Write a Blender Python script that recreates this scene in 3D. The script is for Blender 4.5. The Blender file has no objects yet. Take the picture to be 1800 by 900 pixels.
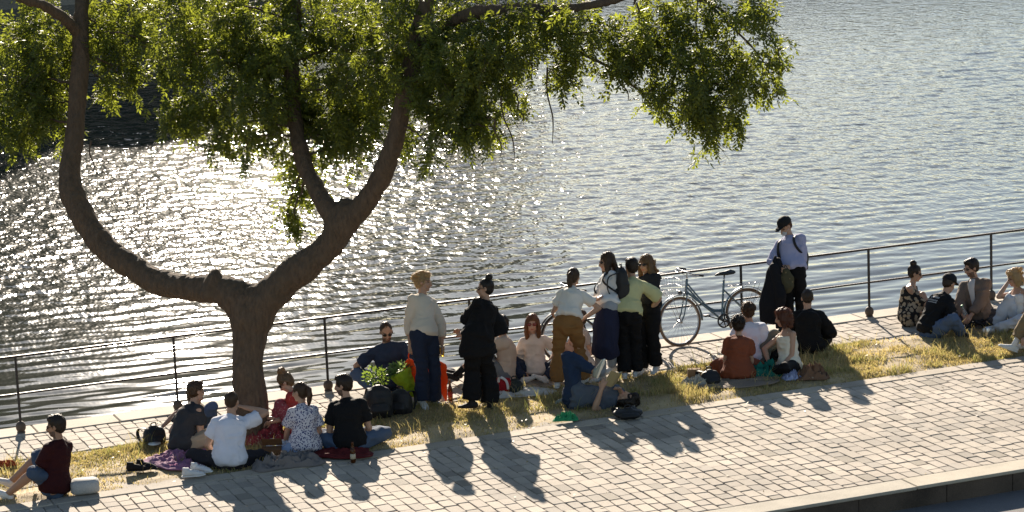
import bpy, math, random
import numpy as np
from mathutils import Vector, Matrix
random.seed(7); rng = np.random.default_rng(7)
PI = math.pi
sc = bpy.context.scene
COL = sc.collection
# ------------------------------------------------------------------ camera
FPX, PITCH, ROLL, CH = 4591.6, 0.19555, -0.041814, 8.248     # focal length in photo pixels, tilt, roll, height
RAZ = 1.18933                                                # azimuth of the quay seen from the camera axis
_d = Vector((math.sin(RAZ), math.cos(RAZ), 0)); _n = Vector((math.cos(RAZ), -math.sin(RAZ), 0))
_o = Vector((0, 34.0715, 0)) + _d * -0.63855
def W(v):   # survey frame -> world frame (x along the quay, y out over the river)
    w = Vector(v) - _o
    return Vector((w.dot(_d), -w.dot(_n), w.z))
def WV(v):
    w = Vector(v); return Vector((w.dot(_d), -w.dot(_n), w.z))
_f = Vector((0, math.cos(PITCH), -math.sin(PITCH))); _r = Vector((1, 0, 0)); _u = _r.cross(_f)
_r2 = _r * math.cos(ROLL) + _u * math.sin(ROLL); _u2 = -_r * math.sin(ROLL) + _u * math.cos(ROLL)
CAM = W((0, 0, CH)); FW = WV(_f); RT = WV(_r2); UP = WV(_u2)
FH = WV((0, 1, 0)); RH = WV((1, 0, 0)); ZU = Vector((0, 0, 1))
cd = bpy.data.cameras.new('camera'); cam = bpy.data.objects.new('camera', cd); COL.objects.link(cam)
M = Matrix((RT, UP, -FW)).transposed().to_4x4(); M.translation = CAM
cam.matrix_world = M
cd.sensor_width = 36; cd.lens = FPX / 1800 * 36; cd.clip_end = 4000; cd.clip_start = 0.5
sc.camera = cam
def ray(x, y): return FW + RT * ((x - 900) / FPX) - UP * ((y - 450) / FPX)
def G(x, y, z=0.0):
    r = ray(x, y); return CAM + r * ((z - CAM.z) / r.z)
def PX(x, y, base, dd=0.0):       # the point seen at x, y as far away as base (plus dd metres)
    r = ray(x, y); D = (Vector(base) - CAM).dot(FW) + dd
    return CAM + r * D
def pxof(p):
    d = Vector(p) - CAM; z = d.dot(FW); return 900 + FPX * d.dot(RT) / z, 450 - FPX * d.dot(UP) / z
# ------------------------------------------------------------------ light
SAZ, SEL = -0.1224, math.radians(21.3)
sunv = WV((math.sin(SAZ) * math.cos(SEL), math.cos(SAZ) * math.cos(SEL), math.sin(SEL)))
wd = bpy.data.worlds.new('World'); sc.world = wd; wd.use_nodes = True
nt = wd.node_tree; sky = nt.nodes.new('ShaderNodeTexSky'); sky.sky_type = 'NISHITA'; sky.sun_disc = False
sky.sun_elevation = SEL; sky.sun_rotation = math.atan2(sunv.x, sunv.y)
sky.air_density = 1.0; sky.dust_density = 0.3; sky.ozone_density = 1.0
bg = nt.nodes['Background']; bg.inputs[1].default_value = 0.052
nt.links.new(sky.outputs[0], bg.inputs[0])
sl = bpy.data.lights.new('sun', 'SUN'); sl.energy = 4.5; sl.angle = math.radians(0.55); sl.color = (1.0, 0.88, 0.73)
so = bpy.data.objects.new('sun', sl); COL.objects.link(so); so.rotation_euler = sunv.to_track_quat('Z', 'Y').to_euler()
so.location = (0, 0, 30)
sc.view_settings.view_transform = 'Standard'; sc.view_settings.look = 'None'; sc.view_settings.gamma = 1
sc.view_settings.exposure = 1.47
sc.cycles.max_bounces = 6; sc.cycles.diffuse_bounces = 3; sc.cycles.glossy_bounces = 3; sc.cycles.transmission_bounces = 4
sc.cycles.transparent_max_bounces = 6; sc.cycles.sample_clamp_indirect = 6; sc.cycles.caustics_reflective = False; sc.cycles.caustics_refractive = False
# ------------------------------------------------------------------ noise
def _h(i, j, k, s):
    n = (i * 73856093) ^ (j * 19349663) ^ (k * 83492791) ^ (s * 2654435761 & 0x7fffffff)
    n = (n ^ (n >> 13)) * 1274126177 & 0xffffffff
    n = (n ^ (n >> 15)) & 0xffff
    return n / 65535.0
def vn(P, f=1.0, s=0):            # value noise, -1..1
    P = np.asarray(P, float) * f; I = np.floor(P).astype(np.int64); F = P - I; F = F * F * (3 - 2 * F)
    r = 0
    for a in (0, 1):
        for b in (0, 1):
            for c in (0, 1):
                w = (F[:, 0] if a else 1 - F[:, 0]) * (F[:, 1] if b else 1 - F[:, 1]) * (F[:, 2] if c else 1 - F[:, 2])
                r = r + w * _h(I[:, 0] + a, I[:, 1] + b, I[:, 2] + c, s)
    return r * 2 - 1
# ------------------------------------------------------------------ mesh helpers
def fastmesh(name, V, F, k):      # V (n,3), F (m,k) all faces with k corners
    V = np.asarray(V, np.float32); F = np.asarray(F, np.int32); me = bpy.data.meshes.new(name)
    me.vertices.add(len(V)); me.vertices.foreach_set('co', V.ravel())
    me.loops.add(F.size); me.loops.foreach_set('vertex_index', F.ravel())
    me.polygons.add(len(F)); me.polygons.foreach_set('loop_start', np.arange(0, F.size, k, dtype=np.int32))
    me.update(calc_edges=True); me.validate(); return me
def smooth(me, on=True):
    me.polygons.foreach_set('use_smooth', np.full(len(me.polygons), on)); return me
def link(name, me, m=None, parent=None):
    o = bpy.data.objects.new(name, me); COL.objects.link(o)
    if m is not None:
        for q in (m if isinstance(m, (list, tuple)) else [m]): me.materials.append(q)
    if parent is not None:
        o.parent = parent
        if parent.type == 'EMPTY' or True: o.matrix_parent_inverse = Matrix.Identity(4)
    return o
def tag(o, label, cat, group=None):
    o['label'] = label; o['category'] = cat
    if group: o['group'] = group
    return o
def thing(name, label, cat, loc=(0, 0, 0), group=None):
    o = bpy.data.objects.new(name, None); o.empty_display_size = 0.1; COL.objects.link(o); o.location = loc
    return tag(o, label, cat, group)
def struct(o, kind='structure'): o['kind'] = kind; return o
class Geo:
    def __init__(s): s.v = []; s.f = []
    def add(s, V, F):
        b = len(s.v); s.v += [tuple(p) for p in V]; s.f += [tuple(i + b for i in q) for q in F]; return s
    def loft(s, C, Rr, side=None, n=14, dome=(1, 1), sq=2.0):
        # C centres, Rr list of (ru, rv), side hint vector (or list) for u
        C = [Vector(c) for c in C]; Rr = [(r, r) if not hasattr(r, '__len__') else r for r in Rr]
        m = len(C); T = []
        for i in range(m):
            t = C[min(i + 1, m - 1)] - C[max(i - 1, 0)]
            T.append(t.normalized() if t.length > 1e-9 else Vector((0, 0, 1)))
        rings = []
        pu = None
        for i in range(m):
            h = (side[i] if isinstance(side, list) else side)
            if h is None: h = pu if pu is not None else (Vector((1, 0, 0)) if abs(T[i].x) < .8 else Vector((0, 1, 0)))
            u = Vector(h) - T[i] * Vector(h).dot(T[i])
            if u.length < 1e-6: u = T[i].orthogonal()
            u.normalize(); v = T[i].cross(u); pu = u
            rings.append((C[i], u, v, Rr[i][0], Rr[i][1], T[i]))
        seq = []
        c, u, v, a, b, t = rings[0]
        if dome[0]:
            for th in (78, 50, 22):
                w = math.radians(th); q = min(a, b) * dome[0]
                seq.append((c - t * math.sin(w) * q, u, v, a * math.cos(w), b * math.cos(w)))
        seq += [(c, u, v, a, b) for c, u, v, a, b, t in rings]
        c, u, v, a, b, t = rings[-1]
        if dome[1]:
            for th in (22, 50, 78):
                w = math.radians(th); q = min(a, b) * dome[1]
                seq.append((c + t * math.sin(w) * q, u, v, a * math.cos(w), b * math.cos(w)))
        V = []; F = []
        for c, u, v, a, b in seq:
            for k in range(n):
                p = 2 * PI * k / n; x, y = math.cos(p), math.sin(p)
                if sq != 2.0:
                    x = math.copysign(abs(x) ** (2 / sq), x); y = math.copysign(abs(y) ** (2 / sq), y)
                V.append(c + u * (a * x) + v * (b * y))
        L = len(seq)
        for i in range(L - 1):
            for k in range(n):
                F.append((i * n + k, i * n + (k + 1) % n, (i + 1) * n + (k + 1) % n, (i + 1) * n + k))
        F.append(tuple(range(n - 1, -1, -1))); F.append(tuple((L - 1) * n + k for k in range(n)))
        return s.add(V, F)
    def ell(s, c, R3, ax=None, n=12):
        c = Vector(c); A = ax or (Vector((1, 0, 0)), Vector((0, 1, 0)), Vector((0, 0, 1)))
        V = [c - A[2] * R3[2]]; F = []; m = max(5, n // 2)
        for i in range(1, m):
            w = PI * i / m - PI / 2
            for k in range(n):
                p = 2 * PI * k / n
                V.append(c + A[0] * (R3[0] * math.cos(w) * math.cos(p)) + A[1] * (R3[1] * math.cos(w) * math.sin(p)) + A[2] * (R3[2] * math.sin(w)))
        V.append(c + A[2] * R3[2]); e = len(V) - 1
        for k in range(n):
            F.append((0, 1 + (k + 1) % n, 1 + k)); F.append((e, 1 + (m - 2) * n + k, 1 + (m - 2) * n + (k + 1) % n))
        for i in range(m - 2):
            for k in range(n):
                a = 1 + i * n
                F.append((a + k, a + (k + 1) % n, a + n + (k + 1) % n, a + n + k))
        return s.add(V, F)
    def tube(s, P, r, n=8, dome=(0, 0)):
        return s.loft(P, [r] * len(P) if not hasattr(r, '__len__') else r, None, n, dome)
    def box(s, c, h, ax=None, bev=0.0):
        c = Vector(c); A = ax or (Vector((1, 0, 0)), Vector((0, 1, 0)), Vector((0, 0, 1)))
        b = bev; V = []
        z = [(-1, b), (-1, 0), (1, 0), (1, b)]
        def ringpts(ins, w):
            hx, hy = h[0] - ins, h[1] - ins; k = max(b, 1e-4) if b else 0
            if not b: return [c + A[0] * x * hx + A[1] * y * hy + A[2] * w for x, y in ((-1, -1), (1, -1), (1, 1), (-1, 1))]
            P = []
            for x, y in ((-1, -1), (1, -1), (1, 1), (-1, 1)):
                if x * y > 0: P += [(x * hx, y * (hy - k)), (x * (hx - k), y * hy)]
                else: P += [(x * (hx - k), y * hy), (x * hx, y * (hy - k))]
            return [c + A[0] * p[0] + A[1] * p[1] + A[2] * w for p in P]
        if b: R_ = [ringpts(b, -h[2]), ringpts(0, -h[2] + b), ringpts(0, h[2] - b), ringpts(b, h[2])]
        else: R_ = [ringpts(0, -h[2]), ringpts(0, h[2])]
        n = len(R_[0]); V = [p for r in R_ for p in r]; F = []
        for i in range(len(R_) - 1):
            for k in range(n): F.append((i * n + k, i * n + (k + 1) % n, (i + 1) * n + (k + 1) % n, (i + 1) * n + k))
        F.append(tuple(range(n - 1, -1, -1))); F.append(tuple((len(R_) - 1) * n + k for k in range(n)))
        return s.add(V, F)
    def mesh(s, name, sm=True):
        me = bpy.data.meshes.new(name); me.from_pydata(s.v, [], s.f); me.update()
        return smooth(me, sm)
    def obj(s, name, m, parent=None, sm=True): return link(name, s.mesh(name, sm), m, parent)
def remesh(geo, name, vox, it=4, wr=0.0, wf=9.0, seed=0, stretch=(1, 1, 1)):
    me = geo.mesh('tmp'); o = bpy.data.objects.new('tmp', me); COL.objects.link(o)
    q = o.modifiers.new('r', 'REMESH'); q.mode = 'VOXEL'; q.voxel_size = vox; q.use_smooth_shade = True
    if it:
        w = o.modifiers.new('s', 'SMOOTH'); w.factor = 0.5; w.iterations = it
    dg = bpy.context.evaluated_depsgraph_get(); dg.update()
    r = bpy.data.meshes.new_from_object(o.evaluated_get(dg)); r.name = name; r.materials.clear()
    bpy.data.objects.remove(o); bpy.data.meshes.remove(me)
    if wr:
        n = len(r.vertices); P = np.empty(n * 3, np.float32); N = np.empty(n * 3, np.float32)
        r.vertices.foreach_get('co', P); r.vertices.foreach_get('normal', N); P = P.reshape(-1, 3); N = N.reshape(-1, 3)
        Q = P * np.array(stretch)
        a = vn(Q + vn(Q, wf * .6, seed + 5)[:, None] * .05, wf, seed)
        d = (1 - np.abs(a) * 2.2) * wr + vn(Q, wf * .45, seed + 9) * wr * .9
        P = P + N * d[:, None]; r.vertices.foreach_set('co', P.astype(np.float32).ravel()); r.update()
    return smooth(r)
# ------------------------------------------------------------------ materials
MC = {}
def newmat(name):
    m = bpy.data.materials.new(name); m.use_nodes = True; nt = m.node_tree; b = nt.nodes['Principled BSDF']; return m, nt, b
def N(nt, t, **kw):
    n = nt.nodes.new(t)
    for k, v in kw.items(): setattr(n, k, v)
    return n
def cloth(name, col, rough=0.85, var=0.12, bump=0.55, sc_=34, trans=0.0, pattern=None, sheen=0.0, spec=0.2):
    if name in MC: return MC[name]
    m, nt, b = newmat(name); L = nt.links
    tc = N(nt, 'ShaderNodeTexCoord'); nz = N(nt, 'ShaderNodeTexNoise'); nz.inputs['Scale'].default_value = 7; nz.inputs['Detail'].default_value = 5
    L.new(tc.outputs['Object'], nz.inputs['Vector'])
    mx = N(nt, 'ShaderNodeMix', data_type='RGBA'); c = (*col, 1)
    mx.inputs[6].default_value = tuple(x * (1 - var) for x in col) + (1,); mx.inputs[7].default_value = tuple(min(1, x * (1 + var)) for x in col) + (1,)
    L.new(nz.outputs['Fac'], mx.inputs[0]); out = mx.outputs[2]
    if pattern:
        kind, pc, ps, th = pattern
        vo = N(nt, 'ShaderNodeTexVoronoi'); vo.inputs['Scale'].default_value = ps; L.new(tc.outputs['Object'], vo.inputs['Vector'])
        n2 = N(nt, 'ShaderNodeTexNoise'); n2.inputs['Scale'].default_value = ps * 1.6; L.new(tc.outputs['Object'], n2.inputs['Vector'])
        ad = N(nt, 'ShaderNodeMath', operation='MULTIPLY_ADD'); ad.inputs[1].default_value = .5; L.new(n2.outputs['Fac'], ad.inputs[0]); L.new(vo.outputs['Distance'], ad.inputs[2])
        lt = N(nt, 'ShaderNodeMath', operation='LESS_THAN'); lt.inputs[1].default_value = th; L.new(ad.outputs[0], lt.inputs[0])
        m2 = N(nt, 'ShaderNodeMix', data_type='RGBA'); L.new(lt.outputs[0], m2.inputs[0]); L.new(out, m2.inputs[6]); m2.inputs[7].default_value = (*pc, 1); out = m2.outputs[2]
    L.new(out, b.inputs['Base Color']); b.inputs['Roughness'].default_value = rough
    b.inputs['Sheen Weight'].default_value = sheen; b.inputs['Specular IOR Level'].default_value = spec
    n3 = N(nt, 'ShaderNodeTexNoise'); n3.inputs['Scale'].default_value = sc_; n3.inputs['Detail'].default_value = 4; L.new(tc.outputs['Object'], n3.inputs['Vector'])
    bp = N(nt, 'ShaderNodeBump'); bp.inputs['Strength'].default_value = bump; bp.inputs['Distance'].default_value = 0.01
    L.new(n3.outputs['Fac'], bp.inputs['Height']); L.new(bp.outputs[0], b.inputs['Normal'])
    if trans:
        t = N(nt, 'ShaderNodeBsdfTranslucent'); L.new(out, t.inputs[0]); ms = N(nt, 'ShaderNodeMixShader'); ms.inputs[0].default_value = trans
        L.new(b.outputs[0], ms.inputs[1]); L.new(t.outputs[0], ms.inputs[2]); L.new(ms.outputs[0], nt.nodes['Material Output'].inputs[0])
    MC[name] = m; return m
def plain(name, col, rough=0.5, metal=0.0, var=0.1, bump=0.1, sc_=30, spec=0.5, alpha=None, coat=0):
    if name in MC: return MC[name]
    m = cloth(name, col, rough, var, bump, sc_, 0, None, 0, spec); b = m.node_tree.nodes['Principled BSDF']
    b.inputs['Metallic'].default_value = metal; b.inputs['Coat Weight'].default_value = coat
    return m
def skin(tone=0):
    n = 'skin_%d' % tone
    if n in MC: return MC[n]
    col = [(0.40, 0.235, 0.155), (0.33, 0.185, 0.115), (0.47, 0.29, 0.21)][tone]
    m = cloth(n, col, 0.5, 0.10, 0.1, 90, 0, None, 0, 0.4); b = m.node_tree.nodes['Principled BSDF']
    b.inputs['Subsurface Weight'].default_value = 0.06; b.inputs['Subsurface Scale'].default_value = 0.02; b.inputs['Subsurface Radius'].default_value = (1, .3, .15)
    return m
def hairmat(key, col):
    n = 'hair_' + key
    if n in MC: return MC[n]
    m, nt, b = newmat(n); L = nt.links; tc = N(nt, 'ShaderNodeTexCoord'); mp = N(nt, 'ShaderNodeMapping'); mp.inputs['Scale'].default_value = (160, 160, 14)
    nz = N(nt, 'ShaderNodeTexNoise'); nz.inputs['Scale'].default_value = 1.0; nz.inputs['Detail'].default_value = 3
    L.new(tc.outputs['Object'], mp.inputs[0]); L.new(mp.outputs[0], nz.inputs['Vector'])
    mx = N(nt, 'ShaderNodeMix', data_type='RGBA'); mx.inputs[6].default_value = tuple(x * .45 for x in col) + (1,); mx.inputs[7].default_value = tuple(min(1, x * 1.7) for x in col) + (1,)
    L.new(nz.outputs['Fac'], mx.inputs[0]); L.new(mx.outputs[2], b.inputs['Base Color']); b.inputs['Roughness'].default_value = .42
    bp = N(nt, 'ShaderNodeBump'); bp.inputs['Strength'].default_value = .6; bp.inputs['Distance'].default_value = .01; L.new(nz.outputs['Fac'], bp.inputs['Height']); L.new(bp.outputs[0], b.inputs['Normal'])
    t = N(nt, 'ShaderNodeBsdfTranslucent'); t.inputs[0].default_value = tuple(min(1, x * 1.5 + .015) for x in col) + (1,); ms = N(nt, 'ShaderNodeMixShader'); ms.inputs[0].default_value = .45
    L.new(b.outputs[0], ms.inputs[1]); L.new(t.outputs[0], ms.inputs[2]); L.new(ms.outputs[0], nt.nodes['Material Output'].inputs[0])
    MC[n] = m; return m
def stone(name, col, var=0.25, island=0.0, fine=120, big=1.5, bump=0.4, rough=.85, spots=None):
    m, nt, b = newmat(name); L = nt.links; tc = N(nt, 'ShaderNodeTexCoord')
    nz = N(nt, 'ShaderNodeTexNoise'); nz.inputs['Scale'].default_value = big; nz.inputs['Detail'].default_value = 6; L.new(tc.outputs['Object'], nz.inputs['Vector'])
    nf = N(nt, 'ShaderNodeTexNoise'); nf.inputs['Scale'].default_value = fine; nf.inputs['Detail'].default_value = 3; L.new(tc.outputs['Object'], nf.inputs['Vector'])
    rp = N(nt, 'ShaderNodeValToRGB'); rp.color_ramp.elements[0].position = .3; rp.color_ramp.elements[1].position = .7
    rp.color_ramp.elements[0].color = tuple(x * (1 - var) for x in col) + (1,); rp.color_ramp.elements[1].color = tuple(min(1, x * (1 + var)) for x in col) + (1,)
    L.new(nz.outputs['Fac'], rp.inputs[0])
    mf = N(nt, 'ShaderNodeMix', data_type='RGBA', blend_type='OVERLAY'); mf.inputs[0].default_value = .45; L.new(rp.outputs[0], mf.inputs[6])
    L.new(nf.outputs['Fac'], mf.inputs[7]); out = mf.outputs[2]
    if island:
        ge = N(nt, 'ShaderNodeNewGeometry'); r2 = N(nt, 'ShaderNodeValToRGB'); cr = r2.color_ramp
        cr.elements[0].color = (1 - island, (1 - island) * .97, (1 - island) * .90, 1); cr.elements[1].color = (1.12, 1.10, 1.06, 1)
        e = cr.elements.new(.12); e.color = (1 - island * .5,) * 3 + (1,); e = cr.elements.new(.3); e.color = (.97, .95, .93, 1); e = cr.elements.new(.7); e.color = (1.03, 1.0, .96, 1)
        L.new(ge.outputs['Random Per Island'], r2.inputs[0]); m3 = N(nt, 'ShaderNodeMix', data_type='RGBA', blend_type='MULTIPLY'); m3.inputs[0].default_value = 1
        L.new(out, m3.inputs[6]); L.new(r2.outputs[0], m3.inputs[7]); out = m3.outputs[2]
    L.new(out, b.inputs['Base Color']); b.inputs['Roughness'].default_value = rough; b.inputs['Specular IOR Level'].default_value = .35
    bp = N(nt, 'ShaderNodeBump'); bp.inputs['Strength'].default_value = bump; bp.inputs['Distance'].default_value = .006; L.new(nf.outputs['Fac'], bp.inputs['Height']); L.new(bp.outputs[0], b.inputs['Normal'])
    return m
def leafmat(name, c1, c2, tr, mix=.5, attr=None):
    m, nt, b = newmat(name); L = nt.links
    if attr:
        a = N(nt, 'ShaderNodeAttribute'); a.attribute_name = attr; out = a.outputs['Color']
        hs = N(nt, 'ShaderNodeMix', data_type='RGBA', blend_type='MULTIPLY'); hs.inputs[0].default_value = 1; hs.inputs[7].default_value = (*tr, 1); L.new(out, hs.inputs[6]); tout = hs.outputs[2]
    else:
        ge = N(nt, 'ShaderNodeNewGeometry'); rp = N(nt, 'ShaderNodeValToRGB'); rp.color_ramp.elements[0].color = (*c1, 1); rp.color_ramp.elements[1].color = (*c2, 1)
        L.new(ge.outputs['Random Per Island'], rp.inputs[0]); out = rp.outputs[0]
        r2 = N(nt, 'ShaderNodeValToRGB'); r2.color_ramp.elements[0].color = tuple(x * .6 for x in tr) + (1,); r2.color_ramp.elements[1].color = tuple(x * 1.25 for x in tr) + (1,)
        L.new(ge.outputs['Random Per Island'], r2.inputs[0]); tout = r2.outputs[0]
    L.new(out, b.inputs['Base Color']); b.inputs['Roughness'].default_value = .48; b.inputs['Specular IOR Level'].default_value = .35
    t = N(nt, 'ShaderNodeBsdfTranslucent'); L.new(tout, t.inputs[0]); ms = N(nt, 'ShaderNodeMixShader'); ms.inputs[0].default_value = mix
    L.new(b.outputs[0], ms.inputs[1]); L.new(t.outputs[0], ms.inputs[2]); L.new(ms.outputs[0], nt.nodes['Material Output'].inputs[0])
    return m
#@SETTING
# ------------------------------------------------------------------ water
def build_water():
    WZ = -0.55
    # rows: distance from the camera foot; columns: azimuth about the view axis
    k = np.arange(0, 760); yy = 840 - k * 1.27
    dep = np.arctan((yy - 450) / FPX) + PITCH
    rad = (CAM.z - WZ) / np.tan(dep); rad = rad[(rad > 0)]
    rad = np.concatenate([[18, 22, 26], rad[rad > 27]])
    far = [rad[-1] * 1.02]
    while far[-1] < 2500: far.append(far[-1] * 1.12)
    rad = np.concatenate([rad, far])
    core = np.linspace(-0.235, 0.235, 1180); out = 0.235 + np.cumsum(np.geomspace(0.0006, .09, 60)); out = out[out < 1.35]
    az = np.concatenate([-out[::-1], core, out])
    A, Rd = np.meshgrid(az, rad)
    fx, fy = FH.x, FH.y; rx, ry = RH.x, RH.y
    X = CAM.x + Rd * (np.cos(A) * fx + np.sin(A) * rx); Y = CAM.y + Rd * (np.cos(A) * fy + np.sin(A) * ry)
    dR = np.gradient(rad)[:, None] * np.ones_like(A); dA = (np.gradient(az)[None, :] * Rd)
    sp = np.maximum(dR, dA)
    r = np.random.default_rng(3); Z = np.zeros_like(X)
    base = math.atan2(FH.y, FH.x) + 0.22
    flat3 = np.stack([X.ravel() * .16, Y.ravel() * .08, np.zeros(X.size)], 1)
    gust = (vn(flat3, 1.0, 4) * .45 + 1).reshape(X.shape)
    out_ = np.clip((Y + 2.5 * vn(flat3, 2.2, 6).reshape(X.shape) - 5.5) / 6.0, 0, 1)     # 0 in the shelter of the quay, 1 on open water
    for i in range(110):
        shel = i < 34
        if shel: lam = 0.24 * (3.4 ** (i / 33.0)) * r.uniform(.9, 1.1); th = base + .12 + r.normal(0, .17); st = .0150 * (1 if lam < .8 else .8)
        else: lam = 0.13 * (6.5 ** ((i - 34) / 75.0)) * r.uniform(.9, 1.1); th = base + r.normal(0, .58); st = .0168 * (1.0 if lam < .5 else (.5 / lam) ** .6)
        kk = 2 * PI / lam; ph = r.uniform(0, 2 * PI)
        wgt = (1 - out_ * .75) if shel else out_ * gust
        a = st / kk * np.clip((lam / sp - 2.0) / 1.2, 0, 1) * wgt
        Z += a * np.sin(kk * (X * math.cos(th) + Y * math.sin(th)) + ph + .8 * np.sin(X * .35 + i))
    Z = Z + WZ
    V = np.stack([X.ravel(), Y.ravel(), Z.ravel()], 1); nr, nc = A.shape
    I = np.arange(nr * nc).reshape(nr, nc)
    F = np.stack([I[:-1, :-1].ravel(), I[:-1, 1:].ravel(), I[1:, 1:].ravel(), I[1:, :-1].ravel()], 1)
    me = smooth(fastmesh('river', V, F[:, ::-1], 4))
    m, nt, b = newmat('river_water'); L = nt.links
    b.inputs['Base Color'].default_value = (0.030, 0.034, 0.028, 1); b.inputs['IOR'].default_value = 1.333; b.inputs['Roughness'].default_value = .095
    geo = N(nt, 'ShaderNodeNewGeometry'); cdn = N(nt, 'ShaderNodeCameraData') if False else None
    mp = N(nt, 'ShaderNodeMapping'); mp.inputs['Rotation'].default_value = (0, 0, -base); L.new(geo.outputs['Position'], mp.inputs[0])
    mp.inputs['Scale'].default_value = (1, .55, 1)
    n1 = N(nt, 'ShaderNodeTexNoise'); n1.inputs['Scale'].default_value = 5.5; n1.inputs['Detail'].default_value = 2; n1.inputs['Roughness'].default_value = .6; L.new(mp.outputs[0], n1.inputs['Vector'])
    n2 = N(nt, 'ShaderNodeTexNoise'); n2.inputs['Scale'].default_value = 2.0; n2.inputs['Detail'].default_value = 3; L.new(mp.outputs[0], n2.inputs['Vector'])
    # ripples grow away from the sheltered quay edge
    sx = N(nt, 'ShaderNodeSeparateXYZ'); L.new(geo.outputs['Position'], sx.inputs[0])
    mr = N(nt, 'ShaderNodeMapRange'); mr.inputs[1].default_value = 4; mr.inputs[2].default_value = 14; mr.inputs[3].default_value = .04; mr.inputs[4].default_value = 1; L.new(sx.outputs[1], mr.inputs[0])
    mro = N(nt, 'ShaderNodeMapRange'); mro.inputs[1].default_value = 3; mro.inputs[2].default_value = 13; mro.inputs[3].default_value = .06; mro.inputs[4].default_value = .085; L.new(sx.outputs[1], mro.inputs[0]); L.new(mro.outputs[0], b.inputs['Roughness'])
    b1 = N(nt, 'ShaderNodeBump'); b1.inputs['Distance'].default_value = .032; L.new(n1.outputs['Fac'], b1.inputs['Height']); L.new(mr.outputs[0], b1.inputs['Strength'])
    m2 = N(nt, 'ShaderNodeMath', operation='MULTIPLY'); m2.inputs[1].default_value = .6; L.new(mr.outputs[0], m2.inputs[0])
    b2 = N(nt, 'ShaderNodeBump'); b2.inputs['Distance'].default_value = .075; L.new(n2.outputs['Fac'], b2.inputs['Height']); L.new(m2.outputs[0], b2.inputs['Strength'])
    L.new(b2.outputs[0], b1.inputs['Normal']); L.new(b1.outputs[0], b.inputs['Normal'])
    struct(link('river', me, m))
build_water()
# ------------------------------------------------------------------ quay: t grows towards the camera, y = -t
def sheet(name, x0, x1, t0, t1, z, m, step=None, fz=None):
    nx = int((x1 - x0) / (step or (x1 - x0))) + 1; ny = int((t1 - t0) / (step or (t1 - t0))) + 1
    nx = max(nx, 2); ny = max(ny, 2)
    X, T = np.meshgrid(np.linspace(x0, x1, nx), np.linspace(t0, t1, ny)); Z = np.full(X.shape, float(z))
    if fz is not None: Z = Z + fz(X, T)
    V = np.stack([X.ravel(), -T.ravel(), Z.ravel()], 1); I = np.arange(nx * ny).reshape(ny, nx)
    F = np.stack([I[:-1, :-1].ravel(), I[1:, :-1].ravel(), I[1:, 1:].ravel(), I[:-1, 1:].ravel()], 1)
    return struct(link(name, smooth(fastmesh(name, V, F, 4)), m))
m_joint = stone('joint_earth', (0.24, 0.20, 0.155), .35, 0, 60, 3)
m_sett = stone('sett_stone', (0.385, 0.335, 0.275), .22, .38, 150, .8, .5)
m_slab = stone('pale_slab', (0.44, 0.385, 0.31), .16, .12, 110, 1.6, .4)
m_curb = stone('edging_stone', (0.36, 0.31, 0.245), .25, .15, 90, 1.2, .4)
m_kerb = stone('kerb_granite', (0.40, 0.355, 0.28), .16, .10, 170, 2.5, .6)
m_tar = stone('road_tar', (0.14, 0.13, 0.125), .25, 0, 160, 1.0, .6)
sheet('ground', -60, 90, -0.30, 7.4, -0.014, m_joint)
sheet('road', -90, 120, 7.45, 60, -0.235, m_tar)
def setts(name, x0, x1, t0, t1, seed):
    r = random.Random(seed); V = []; F = []; x = x0
    while x < x1:
        w = r.uniform(.143, .168); t = t0; first = True
        while t < t1 - .03:
            l = r.uniform(.18, .30)
            if first: l *= r.uniform(.45, 1); first = False
            if t + l > t1 - .09: l = t1 - t
            g = r.uniform(.002, .0045); c = r.uniform(.006, .020)
            hx, ht = w / 2 - g, l / 2 - g; cx, ct = x + w / 2, t + l / 2
            tz = r.gauss(0, .0018); tx, tt = r.gauss(0, .006), r.gauss(0, .006)
            j = [(r.uniform(-.007, .007), r.uniform(-.007, .007)) for _ in range(4)]
            P = []
            for q, (sx, sy) in enumerate(((-1, -1), (1, -1), (1, 1), (-1, 1))):
                px, py = sx * hx + j[q][0], sy * ht + j[q][1]
                if sx * sy > 0: P += [(px, py - sy * c), (px - sx * c, py)]
                else: P += [(px - sx * c, py), (px, py - sy * c)]
            b = len(V)
            for ins, z in ((.009, 0), (.003, -.0025), (0, -.008), (0, -.04)):
                for px, py in P:
                    k = 1 - ins / max(hx, .05); k2 = 1 - ins / max(ht, .05)
                    V.append((cx + px * k, -(ct + py * k2), z + tz + px * tx + py * tt))
            F.append(tuple(b + i for i in range(7, -1, -1)))
            for a in range(3):
                for i in range(8): F.append((b + a * 8 + i, b + a * 8 + (i + 1) % 8, b + a * 8 + 8 + (i + 1) % 8, b + a * 8 + 8 + i))
            t += l
        x += w
    me = bpy.data.meshes.new(name); me.from_pydata(V, [], F); me.update()
    smooth(me, False)
    return struct(link(name, me, m_sett))
setts('cobbled_quay_path', -12, 22, 0.13, 1.36, 1)
setts('cobbled_promenade', -13, 20, 3.36, 7.23, 2)
def slabs(name, x0, x1, t0, t1, ztop, zbot, m, L0, seed, b=.012):
    r = random.Random(seed); g = Geo(); x = x0
    while x < x1:
        l = L0 * r.uniform(.8, 1.2)
        g.box((x + l / 2, -(t0 + t1) / 2, (ztop + zbot) / 2 + r.uniform(-.003, .003)), (l / 2 - .003, (t1 - t0) / 2 + r.uniform(-.004, .004), (ztop - zbot) / 2), None, b); x += l
    return struct(g.obj(name, m, None, False))
slabs('quay_edge', -22, 60, -0.31, 0.12, 0.012, -0.5, m_slab, 1.1, 3)
slabs('quay_wall', -22, 60, -0.285, -0.1, -0.49, -2.5, m_slab, 1.6, 9)
slabs('edging_strip', -14, 20, 3.10, 3.345, 0.006, -0.05, m_curb, .95, 4)
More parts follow.
